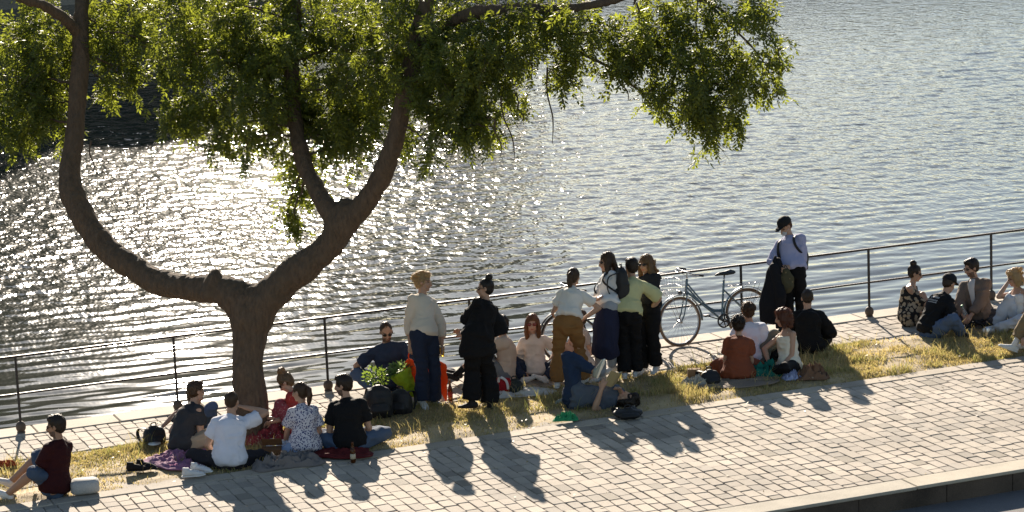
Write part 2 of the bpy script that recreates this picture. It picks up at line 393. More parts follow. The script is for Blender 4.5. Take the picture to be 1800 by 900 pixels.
slabs('kerb', -30, 40, 7.245, 7.60, 0.004, -0.035, m_kerb, 3.2, 5, .008)
slabs('kerb_wall', -30, 40, 7.245, 7.585, -0.036, -0.30, stone('dark_kerb_wall', (.085, .062, .045), .5, 0, 60, 2, .6), 1.0, 6, .006)  # face under the kerb top has a much darker, browner colour than the top
# ------------------------------------------------------------------ grass strip
def grass_field(X, T):
    P = np.stack([np.ravel(X), np.ravel(T), np.zeros(np.size(X))], 1)
    return vn(P, .9, 11) * .6 + vn(P, 2.2, 12) * .4
def soil_h(X, T):
    P = np.stack([X.ravel(), T.ravel(), np.zeros(X.size)], 1)
    edge = np.clip(np.minimum(T - 1.2, 3.16 - T) / .25, 0, 1)
    return edge * (0.035 + (vn(P, 1.3, 21) * .02 + vn(P, 5, 22) * .012 + vn(P, 18, 23) * .006).reshape(X.shape))
m_soil = stone('dry_soil', (0.36, 0.27, 0.145), .30, 0, 70, 2.2, 1.0)
sheet('grass_verge', -14, 20, 1.18, 3.17, -0.028, m_soil, .04, soil_h)
def blades(n, hs, green, dens, seed, x0=-8.6, x1=9.5, wid=.0042, t0=1.25, t1=3.12):
    r = np.random.default_rng(seed); X = r.uniform(x0, x1, n); T = r.uniform(t0, t1, n)
    P = np.stack([X, T, X * 0], 1); keep = dens(X, T, P) > r.uniform(0, 1, n); X, T, P = X[keep], T[keep], P[keep]; n = len(X)
    z0 = soil_h(X, T) - .03; H = hs * r.uniform(.45, 1.25, n) * (1 + .4 * vn(P, 3, seed)); a = r.uniform(0, 2 * PI, n); ln = r.uniform(.15, .95, n) * H
    dx, dy = np.cos(a), np.sin(a); w = wid * r.uniform(.6, 1.4, n); b = r.uniform(0, 2 * PI, n); wx, wy = np.cos(b) * w, np.sin(b) * w
    Y = -T
    v = np.stack([np.stack([X - wx, Y - wy, z0], 1), np.stack([X + wx, Y + wy, z0], 1),
                  np.stack([X + dx * ln * .35 + wx * .8, Y + dy * ln * .35 + wy * .8, z0 + H * .6], 1), np.stack([X + dx * ln * .35 - wx * .8, Y + dy * ln * .35 - wy * .8, z0 + H * .6], 1),
                  np.stack([X + dx * ln, Y + dy * ln, z0 + H * .92], 1)], 1)
    g = np.clip(green + .35 * vn(P, 1.1, 33) + .3 * r.normal(0, 1, n), 0, 1)[:, None]
    dry = np.array([.48, .37, .205]) * r.uniform(.7, 1.25, n)[:, None]; gr = np.array([.19, .21, .065]) * r.uniform(.65, 1.3, n)[:, None]
    return v, dry * (1 - g) + gr * g
def tuft_d(X, T, P):
    c = vn(P, 1.6, 41) * .6 + vn(P, 4.5, 42) * .5
    worn = np.exp(-((T - 3.0) / .35) ** 2) * .5
    lf = np.clip((-4.3 - X) / 1.0, 0, 1) * np.clip((T - 2.1) / .3, 0, 1)
    md = np.exp(-((X + 1.0) / 1.3) ** 2) * np.clip((T - 2.25) / .25, 0, 1)
    return np.clip(-.02 + c * 1.5 - worn - lf * .9 - md * .7, 0, 1)
def build_grass():
    v1, c1 = blades(170000, .034, .02, lambda X, T, P: np.clip(.55 + .9 * vn(P, 1.4, 51) + .4 * vn(P, 6, 52), .10, 1) * (1 - .75 * np.exp(-((X + .2) / 1.5) ** 2) * np.clip((T - 2.2) / .3, 0, 1)) * (1 - .7 * np.clip((-3.9 - X) / .8, 0, 1) * np.clip((T - 2.2) / .3, 0, 1)), 61)
    v2, c2 = blades(150000, .085, .45, tuft_d, 62)
    v3, c3 = blades(9000, .20, .35, lambda X, T, P: np.clip(vn(P, 1.6, 41) * 1.4 + vn(P, 7, 43), 0, 1) * (T < 2.7), 63, wid=.0028)
    V = np.concatenate([v1, v2, v3]); C = np.concatenate([c1, c2, c3]); n = len(V)
    base = np.arange(n)[:, None] * 5
    F = np.concatenate([base + np.array([0, 1, 2]), base + np.array([0, 2, 3]), base + np.array([3, 2, 4])], 0)
    me = fastmesh('grass', V.reshape(-1, 3), F, 3); smooth(me)
    at = me.color_attributes.new('tint', 'FLOAT_COLOR', 'POINT')
    cc = np.ones((n, 5, 4), np.float32); cc[:, :, :3] = C[:, None, :]; at.data.foreach_set('color', cc.ravel())
    m = leafmat('grass_blades', None, None, (1.3, 1.35, .9), .45, 'tint')
    o = link('grass', me, m); o['kind'] = 'stuff'; o['label'] = 'dry yellow and green grass on the strip between quay path and promenade'; o['category'] = 'grass'
    print('grass', n)
build_grass()
def fallen():
    r = np.random.default_rng(77); n = 700; X = r.uniform(-9, 8, n); T = np.where(r.uniform(0, 1, n) < .6, r.uniform(1.3, 3.6, n), r.uniform(.2, 7.3, n)); a = r.uniform(0, 6.28, n); s = r.uniform(.012, .028, n)
    z = np.where((T > 1.3) & (T < 3.1), .05, .008); d = np.stack([np.cos(a), np.sin(a), r.uniform(-.1, .5, n)], 1); w = np.stack([-np.sin(a), np.cos(a), r.uniform(-.3, .3, n)], 1); P = np.stack([X, -T, z], 1)
    V = np.stack([P, P + d * s[:, None] + w * (s * .4)[:, None], P + d * (2 * s)[:, None], P + d * s[:, None] - w * (s * .4)[:, None]], 1).reshape(-1, 3); k = np.arange(n)[:, None] * 4
    m = leafmat('dry_leaf', (.16, .10, .035), (.30, .24, .08), (.3, .22, .06), .3); o = link('fallen_leaves', fastmesh('fallen_leaves', V, np.concatenate([k + [0, 1, 2], k + [0, 2, 3]]), 3), m); o['kind'] = 'stuff'; o['label'] = 'dry fallen leaflets scattered over the paving and the grass'; o['category'] = 'leaves'
fallen()
# ------------------------------------------------------------------ railing
m_iron = plain('dark_iron', (0.035, 0.03, 0.028), .5, .3, .3, .35, 60)
m_ball = plain('post_foot_iron', (0.10, 0.075, 0.055), .7, .2, .35, .5, 50)
def railing():
    r = thing('railing', 'dark iron two-rail railing with ball-footed posts along the water edge', 'railing', (0, 0, 0))
    for k in range(-5, 9):
        x = 2.01642 * k; g = Geo()
        g.box((x, 0, .55), (.0135, .0135, .43)); p = g.obj('post', m_iron, r, False)
        b = Geo(); b.ell((x, 0, .085), (.064, .064, .075), None, 16); b.loft([(x, 0, .0), (x, 0, .03)], [.055, .05], None, 16, (0, 0)); b.obj('post_foot', m_ball, p)
    for nm, z, h in (('top_rail', .985, .014), ('middle_rail', .506, .012)):
        g = Geo(); g.box((3, 0, z), (16, 0.019 if z > .9 else .015, h), None, .004); g.obj(nm, m_iron, r, False)
railing()
# ------------------------------------------------------------------ tree
m_bark = None
def bark():
    m, nt, b = newmat('ash_bark'); L = nt.links; tc = N(nt, 'ShaderNodeTexCoord'); mp = N(nt, 'ShaderNodeMapping'); mp.inputs['Scale'].default_value = (1, 1, .35); L.new(tc.outputs['Object'], mp.inputs[0])
    n1 = N(nt, 'ShaderNodeTexNoise'); n1.inputs['Scale'].default_value = 22; n1.inputs['Detail'].default_value = 7; n1.inputs['Roughness'].default_value = .65; L.new(mp.outputs[0], n1.inputs['Vector'])
    n2 = N(nt, 'ShaderNodeTexNoise'); n2.inputs['Scale'].default_value = 3; n2.inputs['Detail'].default_value = 5; L.new(tc.outputs['Object'], n2.inputs['Vector'])
    r = N(nt, 'ShaderNodeValToRGB'); r.color_ramp.elements[0].position = .3; r.color_ramp.elements[0].color = (.045, .026, .015, 1); r.color_ramp.elements[1].position = .72; r.color_ramp.elements[1].color = (.20, .125, .075, 1)
    L.new(n1.outputs['Fac'], r.inputs[0]); mx = N(nt, 'ShaderNodeMix', data_type='RGBA'); L.new(n2.outputs['Fac'], mx.inputs[0]); L.new(r.outputs[0], mx.inputs[6]); mx.inputs[7].default_value = (.10, .07, .042, 1)
    L.new(mx.outputs[2], b.inputs['Base Color']); b.inputs['Roughness'].default_value = .9
    bp = N(nt, 'ShaderNodeBump'); bp.inputs['Strength'].default_value = .9; bp.inputs['Distance'].default_value = .06; L.new(n1.outputs['Fac'], bp.inputs['Height']); L.new(bp.outputs[0], b.inputs['Normal'])
    return m
m_bark = bark()
def spline(P, Rr, k=6):
    P = [Vector(p) for p in P]; n = len(P); out = []; rr = []
    for i in range(n - 1):
        a, b, c, d = P[max(i - 1, 0)], P[i], P[i + 1], P[min(i + 2, n - 1)]
        for j in range(k):
            t = j / k; out.append(.5 * ((2 * b) + (c - a) * t + (2 * a - 5 * b + 4 * c - d) * t * t + (3 * b - a - 3 * c + d) * t ** 3)); rr.append(Rr[i] * (1 - t) + Rr[i + 1] * t)
    out.append(P[-1]); rr.append(Rr[-1]); return out, rr
def leaflets(A, D, Nn, Ln, seed):
    # A anchors (n,3), D rachis direction, Nn leaf-plane normal, Ln length -> leaflets of a pinnate leaf
    r = np.random.default_rng(seed); n = len(A); S = np.cross(D, Nn); S /= np.linalg.norm(S, axis=1)[:, None] + 1e-9
    V = []; 
    for j in range(9):
        if j < 8:
            u = (j // 2 + 1) / 5.0; sd = 1 if j % 2 else -1
            c = A + D * (Ln * u)[:, None] - np.array([0, 0, 1]) * (Ln * u * u * .25)[:, None]
            dr = D * .55 + S * sd * .85 + Nn * r.normal(0, .25, n)[:, None] - np.array([0, 0, .28])
        else:
            c = A + D * (Ln * .9)[:, None] - np.array([0, 0, 1]) * (Ln * .2)[:, None]; dr = D + Nn * r.normal(0, .2, n)[:, None] - np.array([0, 0, .3])
        dr = dr / np.linalg.norm(dr, axis=1)[:, None]
        wv = np.cross(dr, Nn + r.normal(0, .35, (n, 3))); wv /= np.linalg.norm(wv, axis=1)[:, None] + 1e-9
        l = Ln * .38 * r.uniform(.75, 1.2, n); w = l * .22
        nn = np.cross(dr, wv)
        V.append(np.stack([c, c + dr * (l * .45)[:, None] + wv * w[:, None] + nn * (w * .3)[:, None], c + dr * l[:, None] - nn * (w * .5)[:, None], c + dr * (l * .45)[:, None] - wv * w[:, None] + nn * (w * .3)[:, None]], 1))
    V = np.concatenate(V, 0); b = np.arange(len(V))[:, None] * 4
    return V.reshape(-1, 3), np.concatenate([b + np.array([0, 1, 2]), b + np.array([0, 2, 3])], 0)
def build_tree():
    B = G(440, 772); T = thing('ash_tree', 'large ash tree with a stout forked trunk overhanging the picnickers', 'tree', B)
    def q(x, y, dd=0): return PX(x, y, B, dd) - B
    limbs = [
        ([(440, 790, 0), (440, 760, 0), (438, 690, 0), (437, 620, 0), (438, 565, 0), (441, 530, 0)], [.25, .215, .195, .192, .205, .23]),
        ([(440, 560, 0), (420, 520, 0), (385, 506, .1), (340, 508, .3), (290, 498, .5), (235, 470, .7), (185, 435, .9), (150, 395, 1.0), (128, 345, 1.1), (124, 290, 1.2), (130, 220, 1.3), (138, 140, 1.4), (142, 60, 1.5), (145, -40, 1.7), (160, -160, 1.8), (150, -300, 2)], [.22, .20, .165, .155, .15, .15, .15, .145, .15, .12, .115, .11, .10, .09, .07, .03]),
        ([(372, 512, .05), (376, 492, 0), (380, 482, 0)], [.13, .105, .07]),
        ([(142, 62, 1.5), (120, 38, 1.3), (80, 12, 1.0), (30, -10, .7), (-60, -60, .4)], [.07, .075, .065, .06, .03]),
        ([(440, 560, 0), (465, 525, -.05), (500, 492, -.15), (545, 462, -.3), (583, 428, -.4), (604, 392, -.5), (612, 376, -.5)], [.24, .215, .18, .175, .17, .185, .17]),
        ([(600, 400, -.5), (585, 372, -.5), (563, 345, -.4), (543, 310, -.2), (528, 260, 0), (516, 190, .2), (514, 110, .3), (520, 20, .5), (515, -80, .6), (530, -220, .8)], [.13, .125, .11, .10, .095, .09, .085, .075, .06, .03]),
        ([(612, 395, -.5), (640, 362, -.6), (664, 325, -.8), (686, 280, -1.0), (700, 230, -1.1), (708, 180, -1.2), (722, 120, -1.3), (735, 60, -1.4), (750, 0, -1.5), (770, -120, -1.6), (800, -260, -1.8)], [.14, .13, .12, .115, .11, .105, .10, .095, .085, .06, .03]),
        ([(728, 95, -1.3), (770, 50, -1.6), (830, 22, -1.9), (900, 16, -2.1), (975, 18, -2.2), (1060, 5, -2.3), (1150, -12, -2.3), (1230, 0, -2.3), (1290, 30, -2.3)], [.07, .07, .07, .065, .055, .04, .03, .022, .012]),
        ([(930, 20, -2.1), (960, 45, -2.1), (1010, 58, -2.0), (1052, 54, -2.0)], [.045, .04, .022, .008]),
        ([(1000, 70, -2.0), (1020, 92, -2.0), (1075, 120, -2.0), (1110, 150, -2.1), (1160, 178, -2.1), (1215, 205, -2.2)], [.02, .02, .018, .016, .012, .006]),
        ([(1240, 0, -2.3), (1290, 50, -2.3), (1320, 80, -2.3), (1342, 108, -2.3)], [.018, .014, .012, .008]),
        ([(1300, 40, -2.3), (1330, 62, -2.3), (1355, 50, -2.3)], [.008, .006, .004]),
    ]
    # hanging bare twigs
    for x0, y0, x1, y1 in ((962, 120, 971, 252), (1020, 60, 1002, 150), (1225, 20, 1232, 150), (925, 60, 934, 140), (880, 170, 905, 280), (912, 180, 917, 215), (870, 210, 880, 275), (1085, 130, 1105, 175), (160, 250, 162, 310), (805, 120, 812, 160)):
        limbs.append(([(x0, y0, -2), ((x0 * 2 + x1) / 3 - 3, (y0 * 2 + y1) / 3, -2), ((x0 + x1 * 2) / 3 + 4, (y0 + 2 * y1) / 3, -2), (x1, y1, -2)], [.012, .010, .009, .004]))
    g = Geo(); gt = Geo(); nodes = []
    for i, (P, Rr) in enumerate(limbs):
        pts, rr = spline([q(*p) for p in P], Rr, 7)
        jit = []
        for k, (p, r_) in enumerate(zip(pts, rr)):
            v = Vector((vn([p], 2.3, 71)[0], vn([p], 2.3, 72)[0], vn([p], 2.3, 73)[0])) * min(.03, r_ * .3); jit.append(p + v)
        if i in (0, 1, 2, 3, 4, 5, 6, 7): g.loft(jit, [r_ * (1 + .12 * vn([p], 4, 75)[0]) for p, r_ in zip(jit, rr)], None, 18)
        else: gt.loft(jit, rr, None, 6)
        if i not in (0, 2, 4): nodes += [(p, r_) for p, r_ in zip(pts, rr) if pxof(p + B)[1] < 330]
    tm = remesh(g, 'trunk', .018, 2, .010, 13, 5, (1, 1, .45)); trunk = link('trunk', tm, m_bark, T)
    # crown: blobs (x, y, depth, rx px, ry px, depth radius m, number of leaves)
    BL = [(40, 60, 1.0, 70, 90, 1.0, 900), (30, 180, .8, 60, 80, .8, 800), (85, 215, .9, 50, 60, .7, 500), (40, 250, .8, 40, 35, .5, 260), (100, 130, 1, 60, 70, .8, 500),
          (185, 60, 1.2, 60, 50, .9, 500), (225, 20, 1.2, 60, 40, 1, 450), (215, 150, 1.0, 46, 18, .5, 200), (262, 100, .9, 26, 26, .5, 110), (190, 170, 1, 30, 14, .3, 80),
          (330, 120, .4, 55, 60, .8, 560), (350, 30, .5, 80, 50, 1.2, 650), (330, 215, .2, 45, 32, .5, 330), (400, 225, 0, 50, 35, .6, 330), (440, 270, -.1, 40, 22, .4, 160), (300, 235, .2, 22, 22, .3, 60), (375, 265, 0, 20, 18, .3, 60),
          (450, 60, .2, 90, 70, 1.3, 1100), (450, 160, 0, 70, 60, 1.0, 900), (520, 220, -.1, 55, 60, .8, 640), (560, 80, -.2, 90, 80, 1.3, 1300), (520, 320, -.1, 22, 45, .3, 170), (508, 385, -.3, 20, 24, .25, 95), (545, 345, -.3, 22, 22, .3, 70), (512, 415, -.3, 9, 14, .15, 22),
          (600, 190, -.4, 60, 60, 1, 800), (585, 265, -.4, 36, 32, .5, 250), (640, 250, -.6, 38, 36, .6, 280), (660, 120, -.8, 70, 80, 1.2, 1000), (620, 295, -.5, 25, 15, .3, 60), (690, 250, -.9, 35, 28, .5, 160),
          (720, 60, -1.2, 90, 70, 1.3, 1100), (740, 150, -1.3, 55, 55, .8, 560), (760, 210, -1.5, 42, 40, .6, 250), (750, 275, -1.5, 25, 16, .3, 90), (810, 170, -1.6, 50, 50, .7, 560), (845, 235, -1.7, 36, 28, .4, 220), (800, 255, -1.6, 25, 20, .3, 85), (880, 130, -1.8, 48, 48, .7, 480), (850, 60, -1.8, 70, 50, 1, 650), (905, 185, -1.9, 18, 18, .3, 50),
          (945, 70, -2, 55, 45, .8, 330), (990, 130, -2.0, 40, 26, .5, 190), (1010, 155, -2, 28, 10, .3, 50), (1030, 60, -2.1, 45, 40, .6, 230), (1060, 95, -2, 30, 24, .3, 110), (960, 25, -2.1, 80, 30, .8, 350),
          (1130, 60, -2.2, 60, 50, .8, 470), (1130, 125, -2.2, 45, 32, .5, 270), (1200, 90, -2.2, 60, 50, .8, 480), (1180, 170, -2.2, 45, 30, .5, 280), (1240, 150, -2.3, 50, 45, .6, 420), (1215, 215, -2.2, 38, 30, .4, 250), (1255, 240, -2.2, 32, 26, .35, 190), (1280, 180, -2.3, 30, 40, .4, 230), (1245, 275, -2.2, 16, 12, .2, 32), (1300, 215, -2.3, 18, 24, .3, 80),
          (1320, 125, -2.3, 42, 22, .4, 190), (1350, 155, -2.3, 24, 22, .3, 90), (1362, 100, -2.3, 16, 22, .2, 45), (1372, 150, -2.3, 14, 22, .2, 30), (1290, 20, -2.3, 50, 24, .6, 240), (1330, 20, -2.3, 24, 20, .3, 70), (1140, 190, -2.2, 16, 12, .2, 30)]
    # the part of the crown above the frame
    r = np.random.default_rng(17)
    for i in range(46):
        x = r.uniform(-160, 1250); top = -420 + 260 * ((x - 500) / 750) ** 2
        y = r.uniform(top, -20); BL.append((x, y, 1.4 - (x / 1300) * 3.4 + r.normal(0, .6), 100, 70, 1.2, 300))
    A = []; D = []; twg = []
    for bi, (x, y, dd, rx, ry, rd, n) in enumerate(BL):
        dd = dd + (1.0 if x < 300 else .7 if 470 < x < 720 else 0); y = y - 22 if y > 60 else y; c = q(x, y, dd); n = int(n * (.56 if x > 900 else .54 if x < 300 else .60) * (1 if y > 0 else .7))
        # limb to the blob
        best = min(nodes, key=lambda w: (w[0] - c).length * (1.0 if w[0].z > c.z - .2 else 1.6))
        if (best[0] - c).length > .12:
            mid = (best[0] + c) / 2 + Vector((0, 0, .12 * (best[0] - c).length)); pts, rr = spline([best[0], mid, c], [min(best[1] * .5, .022), .012, .006], 5)
            pts = [p + Vector(r.normal(0, .014, 3)) for p in pts]
            gt.loft(pts, rr, None, 5)
        sx, sy = rx / 133.0, ry / 133.0; ntw = max(4, n // 11)
        for k in range(ntw):
            e = r.normal(0, .52, 3); e = e / max(1, np.linalg.norm(e) / 1.05)
            p = c + RH * float(e[0] * sx) + Vector((0, 0, float(e[1] * sy))) + FH * float(e[2] * rd)
            dv = Vector((r.normal(0, .8), r.normal(0, .8), -.75 + r.normal(0, .35))).normalized(); Lt = r.uniform(.22, .46)
            m_ = min(12, n // ntw + 1)
            tp = [p - dv * Lt * .5 + Vector((0, 0, .05)), p, p + dv * Lt * .5 - Vector((0, 0, .05))]
            if r.uniform() < .35: gt.loft([c + (tp[0] - c) * .35 + Vector(r.normal(0, .02, 3)), tp[0], tp[1], tp[2]], [.005, .004, .003, .002], None, 4, (0, 0))
            for j in range(m_):
                u = r.uniform(0, 1); a = tp[0].lerp(tp[1], u * 2) if u < .5 else tp[1].lerp(tp[2], u * 2 - 1)
                ld = (dv * .5 + Vector(r.normal(0, .75, 3)) + Vector((0, 0, -.25))).normalized(); A.append(a); D.append(ld)
    A = np.array(A); D = np.array(D); n = len(A); Nn = r.normal(0, .5, (n, 3)) + np.array([0, 0, 1.0])
    Nn = Nn - D * (Nn * D).sum(1)[:, None]; Nn /= np.linalg.norm(Nn, axis=1)[:, None]
    V, F = leaflets(A, D, Nn, r.uniform(.13, .21, n), 5)
    struct(gt.obj('twigs', m_bark, T), 'stuff')
    ml = leafmat('ash_leaf', (.030, .050, .014), (.070, .088, .026), (.37, .42, .04), .42)
    link('crown', smooth(fastmesh('crown', V, F, 3), False), ml, T); print('leaflets', len(V) // 4)
build_tree()
# ------------------------------------------------------------------ far bank
def far_bank():
    mw = stone('far_wall_stone', (0.24, 0.21, 0.17), .3, .1, 20, .4, .3); Y0 = 62.0
    g = Geo(); g.box((5, Y0 + 1, .4), (95, 1, 1.3)); tag(g.obj('quay_wall', mw, None, False), 'long stone quay wall on the far bank at top left', 'wall')
    g = Geo(); g.box((5, Y0 + 40, .45), (95, 38, .9)); struct(g.obj('far_bank_ground', m_curb, None, False))
    ml = leafmat('far_leaf', (.03, .05, .012), (.06, .085, .02), (.12, .17, .02), .3)
    r = np.random.default_rng(9)
    for i in range(9):
        x = -8 + i * 4.1 + r.uniform(-.4, .4); y = Y0 + 4 + r.uniform(-1, 1); h = (20, 19.5, 19, 18.5, 15.5, 13.8, 13.4, 12.6, 11.5)[i]
        t = thing('poplar_tree', 'dark tree on the far bank, %s of its row' % ['leftmost', 'second from the left', 'third from the left', 'fourth from the left', 'middle one', 'fourth from the right', 'third from the right', 'second from the right', 'rightmost'][i], 'tree', (x, y, 1.35), 'trees on the far bank')
        g = Geo(); g.loft([(0, 0, -.2), (.1, 0, 3), (0, .1, h * .7)], [.3, .24, .08], None, 8); g.obj('trunk', m_bark, t)
        n = 9000; c = r.normal(0, .5, (n, 3)); c /= np.maximum(1, np.linalg.norm(c, axis=1) / 1.0)[:, None]
        hh = h - 2.0; P = c * np.array([3.4, 3.2, hh * .5]) + np.array([0, 0, 2.2 + hh * .5]); P += vn(P, .5, i)[:, None] * .6
        s = r.uniform(.16, .36, n)[:, None]; a = r.normal(0, 1, (n, 3)); a /= np.linalg.norm(a, axis=1)[:, None]; b = np.cross(a, r.normal(0, 1, (n, 3))); b /= np.linalg.norm(b, axis=1)[:, None]
        V = np.stack([P - a * s, P + b * s * .6, P + a * s, P - b * s * .6], 1).reshape(-1, 3); k = np.arange(n)[:, None] * 4
        link('crown', fastmesh('crown', V, np.concatenate([k + [0, 1, 2], k + [0, 2, 3]]), 3), ml, t)
    mb = stone('far_plaster', (.42, .37, .29), .12, 0, 12, .3, .1); mr = plain('zinc_roof', (.16, .17, .19), .5, .3); mg = plain('window_glass', (.03, .035, .04), .1)
    for i, (x, w, h) in enumerate(((-30, 9, 15), (-10, 8.5, 18), (9, 8, 15))):
        t = thing('apartment_house', ['wide cream stone house left on the far bank', 'tallest cream stone house on the far bank', 'small cream stone house right on the far bank'][i], 'building', (x, Y0 + 16, 1.35))
        g = Geo(); g.box((0, 0, h / 2), (w, 5, h / 2)); g.obj('wall', mb, t, False)
        g = Geo(); g.loft([(-w - .3, 0, h), (w + .3, 0, h)], [(5.4, 3), (5.4, 3)], Vector((0, 1, 0)), 4, (0, 0)); g.obj('roof', mr, t, False)
        for a in range(6):
            for b in range(4):
                g = Geo(); g.box((-w + 1.6 + a * (2 * w - 3.2) / 5, -5.02, 1.9 + b * 3.3), (.55, .05, .95)); g.obj('window', mg, t, False)
far_bank()
#@PEOPLE
# ------------------------------------------------------------------ people
def arot(A):   # facing: 0 towards the camera, 90 picture right, 180 away, -90 picture left
    a = math.radians(A); return (FH * -math.cos(a) + RH * math.sin(a)).normalized()
def ik(a, t, l1, l2, pole):
    d = t - a; L = min(d.length, (l1 + l2) * .985); L = max(L, abs(l1 - l2) + .03); dn = d.normalized()
    x = (l1 * l1 - l2 * l2 + L * L) / (2 * L); h = math.sqrt(max(l1 * l1 - x * x, 0))
    pv = pole - a; pv = pv - dn * pv.dot(dn)
    if pv.length < 1e-5: pv = dn.orthogonal()
    pv.normalize(); return a + dn * x + pv * h, a + dn * L
HC = {'black': (.015, .011, .009), 'dark': (.030, .018, .011), 'brown': (.07, .038, .018), 'auburn': (.11, .038, .018), 'red': (.17, .075, .03), 'blond': (.40, .29, .15), 'buzz': (.045, .03, .02), 'light': (.17, .11, .055)}
def person(label, g, H=1.72, A=180, pz=None, neck=None, headA=None, hp=5, roll=0, arms=None, legs=None, woman=False, top=None, bot=None, skirt=None, shoes=None,
           hair=('short', 'dark'), tone=0, glasses=None, slouch=0.0, group=None, beard=False, mask=False, cap=None, lie=None, tw=0, hands=None, spine=None, belt=None, fat=1.0):
    """g: (x, y) of the ground under the pelvis; neck: (x, y, dd) picture position of the neck base; arms / legs: {'L': (x, y, dd, px, py, pdd)} by picture side"""
    k = H / 1.75; B = G(*g); sit = pz is not None
    pelvis = B + ZU * ((pz if sit else .93) * k) if lie is None else B + ZU * .13
    F = arot(A); Lf = ZU.cross(F)             # person's left
    if neck is None: nk = pelvis + ZU * .50 * k
    else: nk = PX(neck[0], neck[1], B, neck[2] if len(neck) > 2 else 0)
    sd = (nk - pelvis).normalized(); nk = pelvis + sd * (.50 * k * (1.0 if spine is None else spine))
    Fb = F - sd * F.dot(sd); Fb.normalize()
    SL = sd.cross(Fb) * 1.0                   # left along the shoulders
    if SL.dot(Lf) < 0: SL = -SL
    sh = SL.copy()
    if tw: sh = (Matrix.Rotation(math.radians(tw), 3, sd) @ SL)
    shF = sh.cross(sd)
    if shF.dot(F) < 0: shF = -shF
    wS = (.140 if woman else .162) * k * fat; hipw = .088 * k
    def sp(t):
        p = pelvis.lerp(nk, t); return p - Fb * (slouch * math.sin(PI * min(max(t, 0), 1)))
    def side(t): return SL.lerp(sh, min(max(t, 0), 1)).normalized()
    tor = [(-.14, .12, .09), (0, .156, .110), (.2, .136, .100), (.42, .115 if woman else .130, .090), (.65, .130 if woman else .148, .104), (.78, .138 if woman else .156, .102), (.88, .116 if woman else .132, .082), (.94, .080, .066), (1.0, .052, .050)]
    def torso(gm, inf=0.0, t0=-.14, t1=1.0, flare=0.0, nk_r=None, blouse=0, dome=(1, 1), ws=1.0):
        C, R_, S = [], [], []
        for t in np.linspace(t0, t1, 9):
            a = np.interp(t, [x[0] for x in tor], [x[1] for x in tor]); b = np.interp(t, [x[0] for x in tor], [x[2] for x in tor])
            e = inf + flare * max(0, (.35 - t)) + (.022 * max(0, min(1, (.28 - t) / .2)) if inf > .0195 else 0) + blouse * math.exp(-((t - .2) / .2) ** 2)
            if t > .93: e = min(e, .014)
            C.append(sp(t)); R_.append((a * k * fat * ws + e, b * k * fat + e)); S.append(side(t))
        gm.loft(C, R_, S, 20, dome)
    shoulders = {1: nk - sd * .078 * k + sh * wS, -1: nk - sd * .078 * k - sh * wS}
    hips = {1: pelvis + SL * hipw - sd * .02, -1: pelvis - SL * hipw - sd * .02}
    def pick(dct): return {}
    sideof = {}
    xl = pxof(shoulders[1])[0]; xr = pxof(shoulders[-1])[0]
    sideof['L'] = 1 if xl < xr else -1; sideof['R'] = -sideof['L']
    arms = arms or {}; legs = legs or {}
    UA, FA, TH, SH = .285 * k, .255 * k, .425 * k, .42 * k
    arm, leg = {}, {}
    for key in 'LR':
        s = sideof[key]; S0 = shoulders[s]; a = arms.get(key)
        if a is None:
            if sit: tgt = pelvis + F * .27 * k + SL * s * .10 * k + ZU * .12; pole = S0 + SL * s * .4 - ZU * .5
            else: tgt = S0 - ZU * .53 * k + F * .05 + SL * s * .05; pole = S0 - F * .5
        else:
            tgt = PX(a[0], a[1], B, a[2]); pole = PX(a[3], a[4], B, a[5]) if len(a) > 3 else S0 + SL * s * .3 - ZU * .5
        e, w = ik(S0, tgt, UA, FA, pole); arm[s] = (S0, e, w)
        s = sideof[key]
        hp0 = hips[s]; a = legs.get(key)
        if a is None:
            if sit: tgt = pelvis + F * .20 * k - SL * s * .10 * k; tgt.z = .075; pole = hp0 + SL * s * .8 + F * .5 + ZU * .12
            else: tgt = Vector((hp0.x, hp0.y, .075 * k)) + SL * s * .02; pole = hp0 + F
        else:
            tgt = PX(a[0], a[1], B, a[2]); pole = PX(a[3], a[4], B, a[5]) if len(a) > 3 else hp0 + F + ZU * .3
            if not (len(a) > 6 and a[6] == 'air'): tgt.z = max(tgt.z, .06)
        kn, an = ik(hp0, tgt, TH, SH, pole); leg[s] = (hp0, kn, an)
    root = thing('person', label, 'person', B, group)
    off = -B
    def V_(p): return p + off
    # head frame
    hA = A if headA is None else headA; HF = arot(hA); hp_ = math.radians(hp)
    up0 = (ZU * .8 + sd * .2).normalized() if lie is None else sd
    if lie is not None: HF = lie
    HS = up0.cross(HF).normalized(); HFt = (HF - up0 * HF.dot(up0)).normalized()
    if roll: up0 = Matrix.Rotation(math.radians(roll), 3, HFt) @ up0; HS = up0.cross(HFt)
    HU = (up0 * math.cos(hp_) + HFt * math.sin(hp_)).normalized(); HF = (HFt * math.cos(hp_) - up0 * math.sin(hp_)).normalized(); HS = HU.cross(HF)
    hc = nk + (sd * .4 + up0 * .6).normalized() * .080 * k + HU * .088 * k + HF * .018
    hs = .97 if woman else 1.0
    hs *= (.5 + .5 * k)
    def hd(f, l, u): return V_(hc + (HF * f + HS * l + HU * u) * hs)
    ax = (HF, HS, HU)
    def HE(gm, f, l, u, rf, rl, ru, n=14): gm.ell(hd(f, l, u), (rf * hs, rl * hs, ru * hs), ax, n)
    # ---------------------------------------------------------------- body
    g_ = Geo(); g2 = Geo()
    HE(g_, -.010, 0, .028, .096, .076, .092, 18); HE(g_, .022, 0, -.028, .066, .060, .082, 16); HE(g_, .058, 0, -.094, .026, .028, .022, 10)
    HE(g_, .066, 0, .022, .026, .050, .016, 10); HE(g_, .080, 0, -.066, .014, .024, .011, 10)
